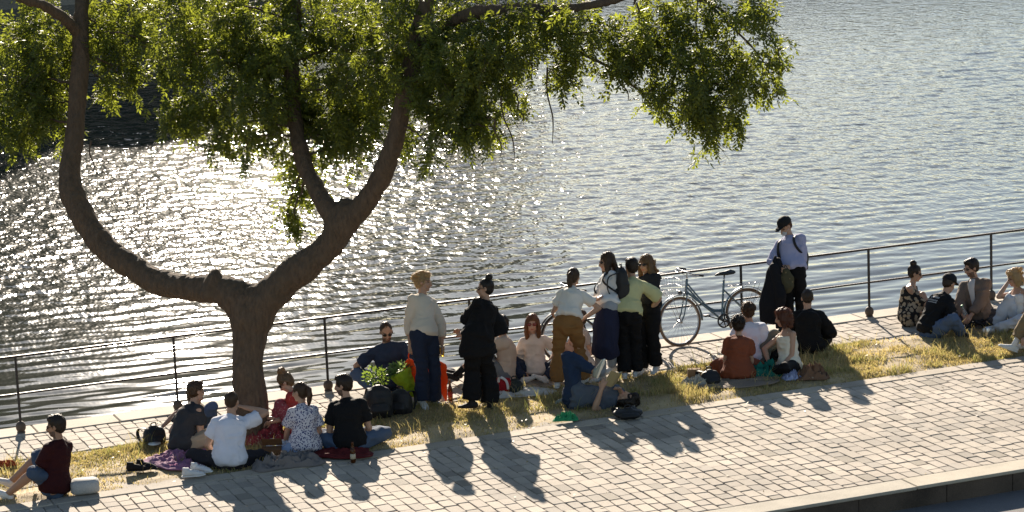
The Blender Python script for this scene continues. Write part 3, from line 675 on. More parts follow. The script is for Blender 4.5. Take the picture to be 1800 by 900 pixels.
    for s in (1, -1):
        HE(g_, -.004, s * .078, -.004, .020, .010, .031, 10); HE(g_, .058, s * .036, -.030, .024, .022, .026, 10); HE(g_, .030, s * .046, -.07, .03, .014, .03, 10)
    g_.loft([hd(.082, 0, .014), hd(.098, 0, -.012), hd(.106, 0, -.034), hd(.092, 0, -.044)], [.010, .013, .017, .014], HS, 8)
    g_.loft([V_(nk - sd * .06), V_(nk), V_(nk.lerp(hc, .5)), hd(-.012, 0, -.03)], [(.062 * k, .056 * k), (.058 * k, .054 * k), (.052 * k, .052 * k), (.054, .05)] if not woman else [(.052 * k, .048 * k), (.048 * k, .046 * k), (.044 * k, .045 * k), (.048, .046)], sh, 12)
    gt = Geo()
    def addoff(src, dst): dst.add([Vector(p) + off for p in src.v], src.f)
    torso(gt); addoff(gt, g_)
    ar = .92 if woman else 1.04
    for s in (1, -1): g_.loft([V_(nk + sd * .01), V_(nk - sd * .02).lerp(V_(shoulders[s]), .5), V_(shoulders[s])], [.042 * k, .044 * k, .048 * k])
    for s in (1, -1):
        a, e, w = [V_(p) for p in arm[s]]
        g_.ell(a, (.056 * k * ar, .056 * k * ar, .056 * k * ar)); g_.loft([a, a.lerp(e, .45), e], [.050 * k * ar, .046 * k * ar, .037 * k * ar]); g_.loft([e, e.lerp(w, .3), w], [.038 * k * ar, .040 * k * ar, .025 * k * ar])
        # hand
        fd = (w - e).normalized(); hsp = (hands or {}).get('L' if sideof['L'] == s else 'R', {})
        if 'dir' in hsp: fd = (fd * .3 + hsp['dir'] * .7).normalized()
        pn = hsp.get('palm', (-sh * s * .7 - ZU * .5)); pn = pn - fd * pn.dot(fd)
        if pn.length < .05: pn = fd.orthogonal()
        pn.normalize(); ws = fd.cross(pn)
        # thumb side: towards the body's front
        ts = 1 if ws.dot(F + ZU * .3) > 0 else -1
        cu = hsp.get('curl', .42); kk = k * (.93 if woman else 1.02)
        kn_c = w + fd * .088 * kk
        g_.loft([w - fd * .01, w + fd * .03 * kk, kn_c], [(.024 * kk, .018 * kk), (.036 * kk, .016 * kk), (.041 * kk, .013 * kk)], ws, 10)
        for q in range(4):
            o_ = (q - 1.5) * .0205 * kk; st = kn_c + ws * ts * -o_ - fd * .008
            Lg = [.074, .082, .077, .060][q] * kk; d0 = (fd + ws * ts * (-o_ * 3)).normalized(); P = [st]; a_ = cu * .5
            for seg, fr in enumerate((.45, .32, .23)):
                dd_ = d0 * math.cos(a_) + pn * math.sin(a_); P.append(P[-1] + dd_ * Lg * fr); a_ += cu * 1.15
            g_.loft(P, [.0098 * kk, .0092 * kk, .0085 * kk, .0072 * kk], ws, 7)
        st = w + fd * .028 * kk + ws * ts * .026 * kk; P = [st, st + (fd * .6 + ws * ts * .75 + pn * .25).normalized() * .036 * kk, st + (fd * .6 + ws * ts * .75 + pn * .25).normalized() * .036 * kk + (fd * .85 + ws * ts * .25 + pn * .4).normalized() * .032 * kk]
        g_.loft(P, [.0135 * kk, .0115 * kk, .009 * kk], None, 7)
    lr = 1.0
    feet = {}
    for s in (1, -1):
        h, kn, an = [V_(p) for p in leg[s]]
        g_.ell(h, (.092 * k,) * 3); g_.loft([h, h.lerp(kn, .5), kn], [.086 * k, .073 * k, .054 * k]); g_.loft([kn, kn.lerp(an, .32), kn.lerp(an, .7), an], [.053 * k, .057 * k, .043 * k, .036 * k])
        shin = (an - kn).normalized(); key = 'L' if sideof['L'] == s else 'R'
        a = legs.get(key)
        fd = None
        if a is not None and len(a) > 6 and not isinstance(a[6], str): fd = arot(a[6])
        if a is not None and len(a) > 7: fd = a[7]
        if fd is None:
            fd = F.copy() if (not sit or a is not None) else (F * .5 - SL * s * .9).normalized()
        fd = fd - shin * fd.dot(shin) * .75; fd.normalize(); fu = -(shin + fd * -shin.dot(fd)).normalized(); fw = fd.cross(fu)
        feet[s] = (an, fd, fu, fw)
        low = an - fu * .045 * k
        if shoes is None: g_.loft([an - fd * .035 * k - fu * .02 * k, an + fd * .06 * k - fu * .03 * k, an + fd * .13 * k - fu * .048 * k, an + fd * .18 * k - fu * .055 * k], [(.032 * k, .036 * k), (.036 * k, .032 * k), (.044 * k, .022 * k), (.036 * k, .013 * k)], fw, 12)
        else: g_.loft([an - fd * .02, an + fd * .1 - fu * .04], [.03, .02], fw, 8)
    me = remesh(g_, 'body', .0075, 2)
    sk = skin(tone); body = link('body', me, [sk, plain('eye_dark', (.02, .013, .01), .2), plain('lips_%d' % (woman), (.40, .14, .11) if woman else (.38, .17, .12), .45), plain('stubble', (.12, .07, .045), .8)], root)
    n = len(me.polygons); C = np.empty(n * 3, np.float32); me.polygons.foreach_get('center', C); C = C.reshape(-1, 3)
    hcv = np.array(hd(0, 0, 0)); loc = np.stack([(C - hcv) @ np.array(a_) for a_ in (HF, HS, HU)], 1) / hs; mi = np.zeros(n, np.int32)
    for s in (1, -1): mi[(np.abs(loc[:, 1] - s * .033) < .014) & (np.abs(loc[:, 2] - .004) < .007) & (loc[:, 0] > .05)] = 1
    mi[(np.abs(loc[:, 1]) < .024) & (np.abs(loc[:, 2] + .066) < .010) & (loc[:, 0] > .07)] = 2
    for s in (1, -1): mi[(np.abs(loc[:, 1] - s * .034) < .022) & (np.abs(loc[:, 2] - .026) < .005) & (loc[:, 0] > .05)] = 3
    if beard:
        mi[(loc[:, 2] < -.045) & (loc[:, 2] > -.125) & (loc[:, 0] > .005) & (mi != 2)] = 3
    me.polygons.foreach_set('material_index', mi)
    # ---------------------------------------------------------------- clothes
    sd_i = int(abs(g[0])) % 97
    if bot:
        gg = Geo(); ln = bot.get('len', 1.95); lo = bot.get('loose', .012); fl = bot.get('flare', 0); wa = bot.get('waist', .2)
        gt = Geo(); torso(gt, min(.010 + lo * .5, .019), -.13, wa, 0, dome=(1, .15)); addoff(gt, gg)
        for s in (1, -1):
            h, kn, an = [V_(p) for p in leg[s]]; gg.ell(h, ((.094 + lo * .7) * k,) * 3)
            e1 = h.lerp(kn, min(1, ln)); P = [h, h.lerp(e1, .5), e1]; R1 = [(.089 + lo) * k, (.079 + lo) * k, (.062 + lo) * k]
            if ln <= 1: R1 = [(.089 + lo) * k, (.083 + lo * 1.2) * k, (.074 + lo * 1.4) * k]
            gg.loft(P, R1, None, 16, (1, 1 if ln > 1 else 0))
            if ln > 1:
                e2 = kn.lerp(an, ln - 1); gg.ell(kn, ((.062 + lo) * k,) * 3)
                if legs.get('x'): pass
                gg.loft([kn, kn.lerp(e2, .4), e2], [(.061 + lo) * k, (.060 + lo * 1.2 + fl * .4) * k, (.050 + lo * 1.2 + fl) * k], None, 16, (1, 0))
        m_ = cloth(bot['name'], bot['col'], **bot.get('kw', {}))
        link(bot.get('kind', 'trousers'), remesh(gg, 'trousers', .012, 3, bot.get('wr', .014), 8, sd_i, (1, 1, 1.7)), m_, root)
    if skirt:
        gg = Geo(); t_w = skirt.get('waist', .22); C, R_, S = [], [], []
        e = V_((leg[1][1] + leg[-1][1]) / 2); an = V_((leg[1][2] + leg[-1][2]) / 2); fr = skirt.get('len', 1.3); pts = [V_(sp(t_w)), V_(sp(-.05)), e, an] ; 
        wd_ = (leg[1][1] - leg[-1][1]).length / 2
        cc = [pts[0], pts[1], pts[1].lerp(e, .5), e if fr >= 1 else pts[1].lerp(e, fr)]
        w0 = skirt.get('w', .05)
        rr = [(.135 * k, .105 * k), (.178 * k, .14 * k), (.17 * k + wd_ * .3 + w0 * .5, .135 * k + w0 * .4), (.10 * k + wd_ * .85 + w0, .115 * k + w0 * .6)]
        if fr > 1: cc.append(e.lerp(an, fr - 1)); rr.append((.08 * k + wd_ * .7 + w0 * 1.5, .11 * k + w0))
        gg.loft(cc, rr, SL, 22, (0, 0)); m_ = cloth(skirt['name'], skirt['col'], **skirt.get('kw', {}))
        link('skirt', remesh(gg, 'skirt', .012, 3, skirt.get('wr', .010), 7, sd_i + 3, (1.6, 1.6, .5)), m_, root)
    if top:
        gg = Geo(); sl_ = top.get('sleeve', .55); lo = top.get('loose', .018); t0 = top.get('hem', -.06 if sit else .02); t1 = top.get('top', .985)
        gt = Geo(); torso(gt, max(.020, .010 + lo * .6), t0, t1, top.get('flare', .02), blouse=top.get('blouse', .01), dome=(.3, .2 if t1 < .95 else .6), ws=1.0); addoff(gt, gg)
        if top.get('long'):   # coat / tunic hanging below the hips
            p0 = V_(sp(.3)); dn = -ZU; w_ = top['long']; gg.loft([V_(sp(.55)), p0, V_(sp(0)), V_(sp(0)) + dn * w_ * .5, V_(sp(0)) + dn * w_], [(.17 * k, .13 * k), (.19 * k, .14 * k), (.215 * k, .16 * k), (.24 * k, .175 * k), (.25 * k, .18 * k)], SL, 22, (0, 0))
        if sl_ > 0:
            for s in (1, -1):
                a, e, w = [V_(p) for p in arm[s]]; ro = .053 * k * ar; gg.ell(a, (ro + .004 + lo * .5,) * 3)
                gg.loft([V_(nk - sd * .02), V_(nk - sd * .03).lerp(a, .5), a], [.056 * k, .062 * k, ro + lo * .5], None, 12)
                wd2 = top.get('wide', 0); e1 = a.lerp(e, min(sl_, 1)); gg.loft([a, a.lerp(e1, .5), e1], [ro + lo * .4, .050 * k * ar + lo + wd2 * .5, (.044 * k * ar + lo * 1.1 + wd2) if sl_ <= 1 else .042 * k * ar + lo + wd2], None, 14, (1, 1 if sl_ > 1 else 0))
                if sl_ > 1:
                    e2 = e.lerp(w, min(sl_ - 1, .97)); gg.ell(e, (.041 * k * ar + lo,) * 3); gg.loft([e, e.lerp(e2, .4), e2], [.041 * k * ar + lo, .042 * k * ar + lo * .9 + wd2, .032 * k * ar + lo * .8 + wd2], None, 14, (1, 0))
        elif top.get('straps', True):
            for s in (1, -1):
                P = [V_(sp(.66) + shF * .10 * k + sh * s * .07), V_(nk - sd * .035 * k + sh * s * .085 * k + shF * .03), V_(nk - sd * .045 * k + sh * s * .085 * k - shF * .04), V_(sp(.68) - shF * .10 * k + sh * s * .075)]
                gg.loft(P, [.014] * 4, None, 8)
        if top.get('front'):
            gf = Geo(); pts = [V_(sp(t) + shF * (np.interp(t, [x[0] for x in tor], [x[2] for x in tor]) * k + .010 + lo * .6 + .012)) for t in (.05, .3, .55, .75, .88)]
            gf.loft(pts + [V_(nk + shF * .055 * k)], [(.018, .012), (.026, .012), (.036, .012), (.046, .014), (.052, .018), (.040, .016)], sh, 14, (.5, .5)); gf.obj('shirt_front', cloth('white_shirt_front', top['front']), root)
        if top.get('collar'):
            c0 = V_(nk - sd * .015); gg.loft([c0, c0 + sd * .035], [(.072 * k, .068 * k), (.064 * k, .062 * k)], sh, 16, (0, 0))
        m_ = cloth(top['name'], top['col'], **top.get('kw', {}))
        o_ = link(top.get('kind', 'shirt'), remesh(gg, 'shirt', .012, 3, top.get('wr', .014), 8.5, sd_i + 11, (1.1, 1.1, 1.6)), m_, root)
    if belt:
        gg = Geo(); tb = belt[1]; a = np.interp(tb, [x[0] for x in tor], [x[1] for x in tor]); b = np.interp(tb, [x[0] for x in tor], [x[2] for x in tor]); e = belt[2]
        gg.loft([V_(sp(tb - .04)), V_(sp(tb + .04))], [(a * k + e, b * k + e)] * 2, SL, 24, (0, 0)); gg.obj('belt', cloth('belt_dark', belt[0]), root)
    if shoes:
        for s in (1, -1):
            an, fd, fu, fw = feet[s]; gg = Geo(); z = .045 * k
            gg.loft([an - fd * .045 * k - fu * z * .55, an - fd * .0 - fu * z * .6, an + fd * .07 * k - fu * z * .85, an + fd * .125 * k - fu * z * 1.05, an + fd * .168 * k - fu * z * 1.12], [(.036 * k, .040 * k), (.038 * k, .042 * k), (.042 * k, .034 * k), (.046 * k, .024 * k), (.036 * k, .018 * k)], fw, 14)
            gg.loft([an - fu * z * .5, an + fu * shoes.get('high', .015)], [.044 * k, .040 * k], None, 14, (.5, 0))
            so_ = link('shoe', remesh(gg, 'shoe', .0085, 2), cloth('shoe_' + shoes['name'], shoes['col'], .7, .15, .3, 80, sheen=0), root)
            if shoes.get('sole'):
                gs = Geo(); gs.loft([an - fd * .065 * k - fu * z * 1.35, an + fd * .05 * k - fu * z * 1.4, an + fd * .13 * k - fu * z * 1.42, an + fd * .185 * k - fu * z * 1.35], [(.030 * k, .012), (.036 * k, .011), (.045 * k, .011), (.030 * k, .010)], fw, 14)
                gs.obj('sole', cloth('sole_' + shoes['name'], shoes['sole'], .7, sheen=0), so_)
            if shoes.get('sock'):
                kn_ = V_(leg[s][1]); sh_ = (kn_ - an).normalized(); gk = Geo(); gk.loft([an - sh_ * .01, an + sh_ * .06, an + sh_ * shoes.get('sockh', .14)], [.041 * k, .040 * k, .048 * k], None, 14, (0, 0)); gk.obj('sock', cloth('sock_' + shoes['name'], shoes['sock'], .9), root)
    # ---------------------------------------------------------------- hair
    style, hcn = hair
    gg = Geo(); rr_ = np.random.default_rng(sd_i + int(g[1])); strands = []
    if style != 'none':
        t_ = {'short': .010, 'curly': .010, 'buzz': .002, 'bun': .006, 'ponytail': .008, 'long': .010, 'wavy': .014, 'bob': .016, 'messy': .016, 'updo': .008}[style]
        HE(gg, -.022, 0, .040, .092 + t_, .078 + t_ * .8, .090 + t_, 20)
        if style not in ('buzz',): HE(gg, -.040, 0, .0, .066 + t_, .074 + t_ * .5, .085, 16)
        else: HE(gg, -.042, 0, .005, .062, .070, .075, 16)
        if style in ('short', 'curly', 'messy', 'bob'): HE(gg, .028, 0, .092, .052 + t_, .058 + t_, .034 + t_, 14)
        if style == 'curly' or style == 'messy':
            for i in range(70):
                a = rr_.normal(0, 1, 3); a /= np.linalg.norm(a); a[2] = abs(a[2]) * .9 - .15; a[0] -= .25
                HE(gg, -.015 + a[0] * .098, a[1] * .088, .045 + a[2] * .100, .019, .017, .017, 7)
        def fall(P, R0): gg.loft([hd(*p) for p in P], [(a * hs, b * hs) for a, b in R0], HS, 14)
        if style == 'bun' or style == 'updo':
            HE(gg, -.058, 0, .146, .050, .050, .046, 14)
            for i in range(8 if style == 'updo' else 0): HE(gg, -.062 + rr_.normal(0, .022), rr_.normal(0, .022), .138 + rr_.normal(0, .018), .02, .02, .018, 8)
        if style == 'ponytail':
            fall([(-.11, 0, .062), (-.142, 0, .03), (-.142, .005, -.05), (-.125, .01, -.13), (-.115, .012, -.17)], [(.026, .026), (.040, .034), (.044, .034), (.034, .026), (.012, .010)])
        if style in ('long', 'wavy'):
            Lh = -.36 if style == 'long' else -.27
            for s in (1, -1): fall([(-.015, s * .070, .05), (.012, s * .086, -.03), (.022, s * .088, -.12), (.030, s * .078, -.20), (.034, s * .072, Lh)], [(.026, .05), (.028, .050), (.030, .042), (.030, .034), (.014, .016)])
            fall([(-.07, 0, .05), (-.095, 0, -.05), (-.098, 0, -.14), (-.095, 0, Lh * .9)], [(.075, .04), (.086, .036), (.090, .034), (.07, .02)])
            if style == 'wavy':
                for i in range(30): HE(gg, rr_.uniform(-.11, .0), rr_.choice([-1, 1]) * rr_.uniform(.05, .105), rr_.uniform(-.24, .03), .026, .024, .03, 8)
        if style == 'bob':
            for s in (1, -1): fall([(-.015, s * .072, .05), (-.005, s * .086, -.03), (.0, s * .080, -.11)], [(.028, .05), (.030, .052), (.018, .030)])
            fall([(-.07, 0, .05), (-.098, 0, -.05), (-.09, 0, -.12)], [(.075, .04), (.084, .036), (.06, .022)])
            for i in range(16): HE(gg, rr_.uniform(-.12, -.0), rr_.choice([-1, 1]) * rr_.uniform(.03, .095), rr_.uniform(-.12, .12), .026, .024, .026, 8)
        hm = remesh(gg, 'hair', .007, 1, .0035 if style in ('short', 'buzz', 'bun', 'ponytail', 'long') else .007, 38, sd_i, (1, 1, .45))
        nv = len(hm.vertices); P = np.empty(nv * 3, np.float32); Nn = np.empty(nv * 3, np.float32); hm.vertices.foreach_get('co', P); hm.vertices.foreach_get('normal', Nn); P = P.reshape(-1, 3); Nn = Nn.reshape(-1, 3)
        ns = {'buzz': 500, 'curly': 3000, 'messy': 2600, 'wavy': 2600, 'long': 2200, 'bob': 2600}.get(style, 2000); ii = rr_.integers(0, nv, ns); p = P[ii]; nn = Nn[ii]
        Ls = rr_.uniform(.006, .022, ns) * {'buzz': .4, 'short': .55, 'bun': .3, 'ponytail': .55, 'updo': .6, 'curly': 1.2, 'messy': 1.5, 'wavy': 1.6, 'bob': 1.3}.get(style, 1.0)
        dr = nn * .75 + rr_.normal(0, .45, (ns, 3)); dr[:, 2] -= .25; dr /= np.linalg.norm(dr, axis=1)[:, None]; wv = np.cross(dr, rr_.normal(0, 1, (ns, 3))); wv /= np.linalg.norm(wv, axis=1)[:, None]
        p = p - nn * .003; sv = np.stack([p - wv * .0013, p + wv * .0013, p + dr * Ls[:, None] - np.array([0, 0, .2]) * Ls[:, None]], 1).reshape(-1, 3)
        nf = len(hm.polygons); li = np.empty(len(hm.loops), np.int32); hm.loops.foreach_get('vertex_index', li); sz = np.empty(nf, np.int32); hm.polygons.foreach_get('loop_total', sz)
        V = [tuple(q) for q in P] + [tuple(q) for q in sv]; F_ = []; c0 = 0
        for q in sz: F_.append(tuple(li[c0:c0 + q])); c0 += q
        F_ += [(nv + 3 * i, nv + 3 * i + 1, nv + 3 * i + 2) for i in range(ns)]
        m2 = bpy.data.meshes.new('hair'); m2.from_pydata(V, [], F_); smooth(m2); bpy.data.meshes.remove(hm)
        link('hair', m2, hairmat(hcn, HC[hcn]), root)
    if glasses:
        gg = Geo(); mg = plain('sunglass_' + glasses, (.012, .010, .012) if glasses == 'dark' else ((.20, .035, .03) if glasses == 'red' else (.05, .03, .02)), .12)
        for s in (1, -1):
            gg.ell(hd(.088, s * .034, .004), (.006, .027, .021), ax, 12); gg.loft([hd(.088, s * .058, .012), hd(.05, s * .080, .012), hd(-.005, s * .084, .012)], [.003, .003, .003], None, 6)
        gg.loft([hd(.094, -.012, .010), hd(.094, .012, .010)], [.003, .003], None, 6); gg.obj('sunglasses' if glasses != 'clear' else 'glasses', mg, root)
    if mask:
        gg = Geo(); gg.ell(hd(.072, 0, -.055), (.045, .052, .040), ax, 14); gg.loft([hd(.06, -.05, -.045), hd(-.01, -.083, -.01)], [.003, .003]); gg.loft([hd(.06, .05, -.045), hd(-.01, .083, -.01)], [.003, .003]); gg.obj('face_mask', cloth('mask_cloth', (.42, .42, .44), .8), root)
    if cap:
        gg = Geo(); HE(gg, -.012, 0, .068, .106, .088, .080, 20)
        V0 = gg.v; gg2 = Geo(); gg2.loft([hd(-.016, 0, .040), hd(-.016, 0, .085), hd(-.018, 0, .120), hd(-.02, 0, .136)], [(.094 * hs, .112 * hs), (.092 * hs, .108 * hs), (.078 * hs, .090 * hs), (.050 * hs, .060 * hs)], HS, 22, (0, .35))
        s_ = cap[1]; gg2.loft([hd(s_ * .06, 0, .052), hd(s_ * .115, 0, .050), hd(s_ * .165, 0, .036)], [(.078, .010), (.072, .007), (.05, .004)], HS, 16, (0, 1)) if s_ else None
        link('cap', remesh(gg2, 'cap', .008, 2), cloth('cap_cloth', cap[0], .8), root)
    return dict(root=root, arm=arm, leg=leg, nk=nk, sd=sd, sh=sh, shF=shF, sp=sp, hc=hc, pelvis=pelvis, F=F, SL=SL, k=k, HF=HF, HU=HU, HS=HS, B=B)
JEANS = dict(name='jeans_blue', col=(.075, .11, .18)); DJEANS = dict(name='jeans_dark', col=(.018, .026, .05)); BLK = (.006, .0055, .006)
black = lambda n='black_trousers', **k: dict(name=n, col=BLK, **k)
WS = dict(name='white', col=(.62, .60, .57), sole=(.7, .68, .64)); BS = dict(name='black', col=(.02, .018, .018))
PE = {}
# standing ---------------------------------------------------------------
PE['sweater'] = person('young man with curly blond hair in cream sweater and wide dark jeans, standing', (752, 716), 1.80, 35, neck=(742, 521, 0), headA=78, hp=4,
    arms={'L': (720, 616, -.10, 708, 570, .1), 'R': (777, 608, -.06, 786, 560, .1)}, legs={'L': (742, 714, -.02, 745, 640, -.3, 20), 'R': (762, 709, .12, 770, 640, -.2, 60)},
    top=dict(name='cream_sweater', col=(.60, .52, .42), sleeve=1.62, loose=.022, hem=-.04, wr=.009, kind='sweater'), bot=dict(name='jeans_navy', col=(.016, .022, .042), loose=.012, flare=.034, wr=.010), shoes=WS, hair=('curly', 'blond'), fat=.9)
PE['blackrobe'] = person('woman with a dark top bun in a loose black tunic and wide black trousers, standing', (845, 725), 1.76, -142, neck=(858, 518, 0), headA=-92, hp=4, woman=True,
    arms={'L': (826, 590, .25, 815, 580, .0), 'R': (850, 600, .25, 905, 600, .0)}, legs={'L': (830, 726, 0, 825, 640, .3, -100), 'R': (862, 716, .1, 866, 640, .3, -165)},
    top=dict(name='black_tunic', col=BLK, sleeve=1.0, loose=.045, wide=.06, long=.18, wr=.012, kind='tunic', blouse=.03), bot=black(loose=.026, flare=.034, len=1.9), shoes=dict(name='black', col=(.02, .018, .018), high=.08), hair=('bun', 'black'), glasses='dark')
PE['ponytail'] = person('woman with brown ponytail, white T-shirt and wide brown trousers, standing, seen from behind', (1003, 684), 1.66, 172, neck=(1005, 521, 0), headA=160, hp=6, woman=True,
    arms={'L': (984, 566, .22, 960, 560, -.05), 'R': (1026, 560, .03, 1085, 545, .0)}, legs={'L': (979, 686, 0, 975, 620, .2, 175), 'R': (1024, 668, .15, 1030, 600, .3, 160)},
    top=dict(name='white_tee_back', col=(.66, .62, .56), sleeve=.62, loose=.026, hem=.18, blouse=.02, wr=.014, kind='t_shirt'), bot=dict(name='brown_trousers', col=(.215, .105, .035), loose=.016, flare=.026, waist=.32), shoes=WS, hair=('ponytail', 'brown'))
PE['tall'] = person('tall woman with long brown hair in white T-shirt and navy skirt wearing a backpack', (1072, 668), 1.78, -62, neck=(1070, 497, 0), headA=-78, hp=8, woman=True,
    arms={'L': (1052, 525, -.20, 1035, 560, .1), 'R': (1058, 524, -.25, 1105, 530, -.15)}, legs={'L': (1056, 662, .0, 1050, 600, -.3, -60), 'R': (1076, 664, .1, 1070, 600, -.3, -60)},
    top=dict(name='white_tee_front', col=(.68, .66, .64), sleeve=.68, loose=.024, hem=.10, kind='t_shirt'), skirt=dict(name='navy_skirt', col=(.016, .018, .040), len=1.35, w=.05, waist=.2), bot=dict(name='grey_leggings', col=(.30, .31, .33), loose=.004, waist=.02), shoes=WS, hair=('long', 'brown'), glasses='dark')
PE['yellow'] = person('man in pale yellow-green shirt and black trousers, standing, seen from behind', (1107, 667), 1.67, 168, neck=(1110, 497, 0), headA=200, hp=6,
    arms={'L': (1096, 560, .28, 1085, 560, .2), 'R': (1142, 548, .10, 1175, 528, -.02)}, legs={'L': (1098, 666, 0, 1098, 600, .3, 180), 'R': (1118, 660, .1, 1120, 600, .3, 160)},
    top=dict(name='yellow_shirt', col=(.50, .48, .25), sleeve=.98, loose=.026, wide=.012, hem=.0, kind='shirt', collar=True, wr=.009), bot=black(loose=.02, flare=.015), shoes=WS, hair=('short', 'dark'))
PE['wavy'] = person('woman with wavy light brown hair half hidden behind the man in yellow-green shirt', (1142, 654), 1.66, -25, neck=(1138, 503, 0), headA=-40, hp=5, woman=True,
    arms={'R': (1140, 560, -.2, 1160, 550, 0)}, top=dict(name='black_top', col=(.02, .02, .022), sleeve=.6, kind='t_shirt'), bot=black(loose=.018, flare=.02), shoes=WS, hair=('wavy', 'light'), glasses='dark')
PE['cap'] = person('man in black cap, face mask and lavender sweater looking down by the railing', (1396, 590), 1.74, -28, neck=(1388, 415, 0), headA=-58, hp=34, mask=True,
    arms={'L': (1368, 470, -.28, 1345, 470, -.02), 'R': (1388, 468, -.30, 1435, 470, -.05)}, legs={'L': (1386, 592, 0, 1384, 530, -.3, -30), 'R': (1410, 590, .05, 1410, 530, -.3, 0)},
    top=dict(name='lavender_sweater', col=(.33, .33, .47), sleeve=1.9, loose=.022, hem=.02, kind='sweater', wr=.009), bot=black(loose=.014), shoes=BS, hair=('buzz', 'auburn'), cap=((.012, .012, .013), 1))
# sitting ------------------------------------------------------------------
S_ = dict(pz=.10)
PE['maroon'] = person('bearded man in dark red T-shirt and denim shorts sitting at the left edge', (98, 872), 1.82, -118, pz=.11, neck=(102, 786, -.05), headA=-95, hp=6, beard=True,
    arms={'L': (62, 838, .10, 55, 850, -.1), 'R': (58, 838, -.05, 80, 850, -.2)}, legs={'L': (20, 846, .15, 62, 815, .1, -80), 'R': (14, 868, -.10, 58, 845, -.15, -100)},
    top=dict(name='maroon_tee', col=(.032, .005, .006), sleeve=.72, loose=.024, kind='t_shirt', wr=.008), bot=dict(name='denim_shorts', col=(.05, .075, .12), len=1.12, loose=.014), shoes=WS, hair=('short', 'dark'), glasses='clear', tone=1)
PE['greytee'] = person('person with short brown hair in a charcoal T-shirt sitting on the purple blanket', (322, 796), 1.76, 128, pz=.10, neck=(340, 714, .12), headA=125, hp=2, slouch=.04,
    arms={'R': (346, 800, -.02, 362, 760, -.1), 'L': (330, 775, .3, 310, 760, .2)}, top=dict(name='charcoal_tee', col=(.035, .035, .038), sleeve=.62, loose=.026, hem=-.15, kind='t_shirt'), bot=dict(name='beige_shorts', col=(.30, .24, .17), len=.8, loose=.02, kind='shorts'), shoes=None, hair=('short', 'brown'))
PE['hidden'] = person('person leaning back on one arm behind the one in the charcoal T-shirt', (336, 772), 1.60, 100, pz=.10, neck=(340, 718, .35), headA=80, hp=4, woman=True,
    arms={'L': (283, 752, .0, 280, 730, -.1)}, legs={'R': (380, 780, .2, 385, 745, .2, 90)}, top=dict(name='dark_tank', col=(.03, .03, .035), sleeve=.25, kind='tank_top'), bot=dict(name='jeans_blue', col=(.075, .11, .18)), shoes=BS, hair=('short', 'brown'))
PE['whitetee'] = person('man in white T-shirt sitting, seen from behind, one hand raised by his ear', (404, 822), 1.76, 178, pz=.10, neck=(406, 742, .02), headA=165, hp=8, slouch=.05,
    arms={'R': (430, 716, .12, 478, 775, -.05), 'L': (378, 806, .22, 350, 795, .0)}, legs={'L': (398, 800, .42, 366, 785, .75, 90), 'R': (414, 798, .46, 446, 783, .8, -90)},
    top=dict(name='white_tee_man', col=(.64, .64, .70), sleeve=.66, loose=.034, kind='t_shirt', wr=.011, blouse=.02), bot=dict(name='black_shorts', col=(.02, .018, .022), len=1.05, loose=.02, kind='shorts'), shoes=None, hair=('buzz', 'brown'))
PE['phone'] = person('woman with an updo and sunglasses bending over her phone beside the tree trunk', (528, 772), 1.66, -105, pz=.12, neck=(518, 712, .05), headA=-98, hp=38, woman=True, slouch=.03,
    arms={'L': (474, 735, .02, 500, 770, .1), 'R': (478, 742, -.08, 505, 775, -.1)}, legs={'L': (478, 778, .2, 470, 745, .2, -90), 'R': (480, 785, .0, 475, 760, .0, -90)},
    top=dict(name='red_pattern_top', col=(.28, .035, .03), sleeve=.4, kind='blouse', kw=dict(pattern=('d', (.5, .4, .35), 60, .35))), bot=dict(name='red_pattern_trousers', col=(.25, .05, .06), loose=.02, kw=dict(pattern=('d', (.5, .45, .4), 50, .42))), shoes=None, hair=('updo', 'light'), glasses='dark')
PE['floral'] = person('woman with dark ponytail in white blouse with small dark flowers, sitting, back view', (536, 796), 1.66, -150, pz=.10, neck=(532, 722, .02), headA=-118, hp=6, woman=True, slouch=.03,
    arms={'L': (500, 790, .25, 492, 780, -.05), 'R': (556, 790, .2, 580, 770, .0)}, legs={'L': (490, 800, .15, 470, 785, .2, -90), 'R': (500, 790, .3, 560, 770, .3, -90)},
    top=dict(name='floral_blouse', col=(.60, .56, .58), sleeve=.7, loose=.034, wide=.012, flare=.08, kind='blouse', wr=.009, kw=dict(pattern=('d', (.04, .04, .13), 50, .66))), bot=dict(name='light_jeans', col=(.22, .28, .40)), shoes=WS, hair=('ponytail', 'brown'))
PE['blacktee'] = person('man in plain black T-shirt and blue jeans sitting cross-legged beside the beer bottle', (616, 792), 1.80, 176, pz=.10, neck=(610, 716, .03), headA=-105, hp=6, slouch=.045,
    arms={'L': (596, 780, .25, 572, 780, .05), 'R': (640, 778, .22, 668, 775, .0)}, legs={'L': (606, 772, .42, 582, 752, .75, 90), 'R': (624, 770, .46, 654, 748, .8, -90)},
    top=dict(name='black_tee_man', col=(.007, .0065, .007), sleeve=.70, loose=.03, kind='t_shirt', wr=.009), bot=dict(name='jeans_mid', col=(.065, .095, .15), loose=.014), shoes=BS, hair=('short', 'dark'), beard=True)
PE['blue'] = person('bearded man with sunglasses in navy blue shirt sitting behind the leafy plant', (690, 684), 1.80, 5, pz=.10, neck=(683, 627, -.10), headA=12, hp=16, beard=True, slouch=.02,
    arms={'L': (640, 668, .05, 622, 668, .0), 'R': (712, 668, -.25, 735, 650, 0)}, legs={'L': (665, 690, -.3, 640, 668, -.2, -60), 'R': (712, 690, -.3, 735, 665, -.2, 60)},
    top=dict(name='navy_shirt', col=(.022, .034, .065), sleeve=.80, loose=.026, wide=.01, kind='shirt', collar=True, kw=dict(var=.3)), bot=dict(name='jeans_blue', col=(.075, .11, .18)), shoes=BS, hair=('buzz', 'brown'), glasses='dark', fat=1.12)
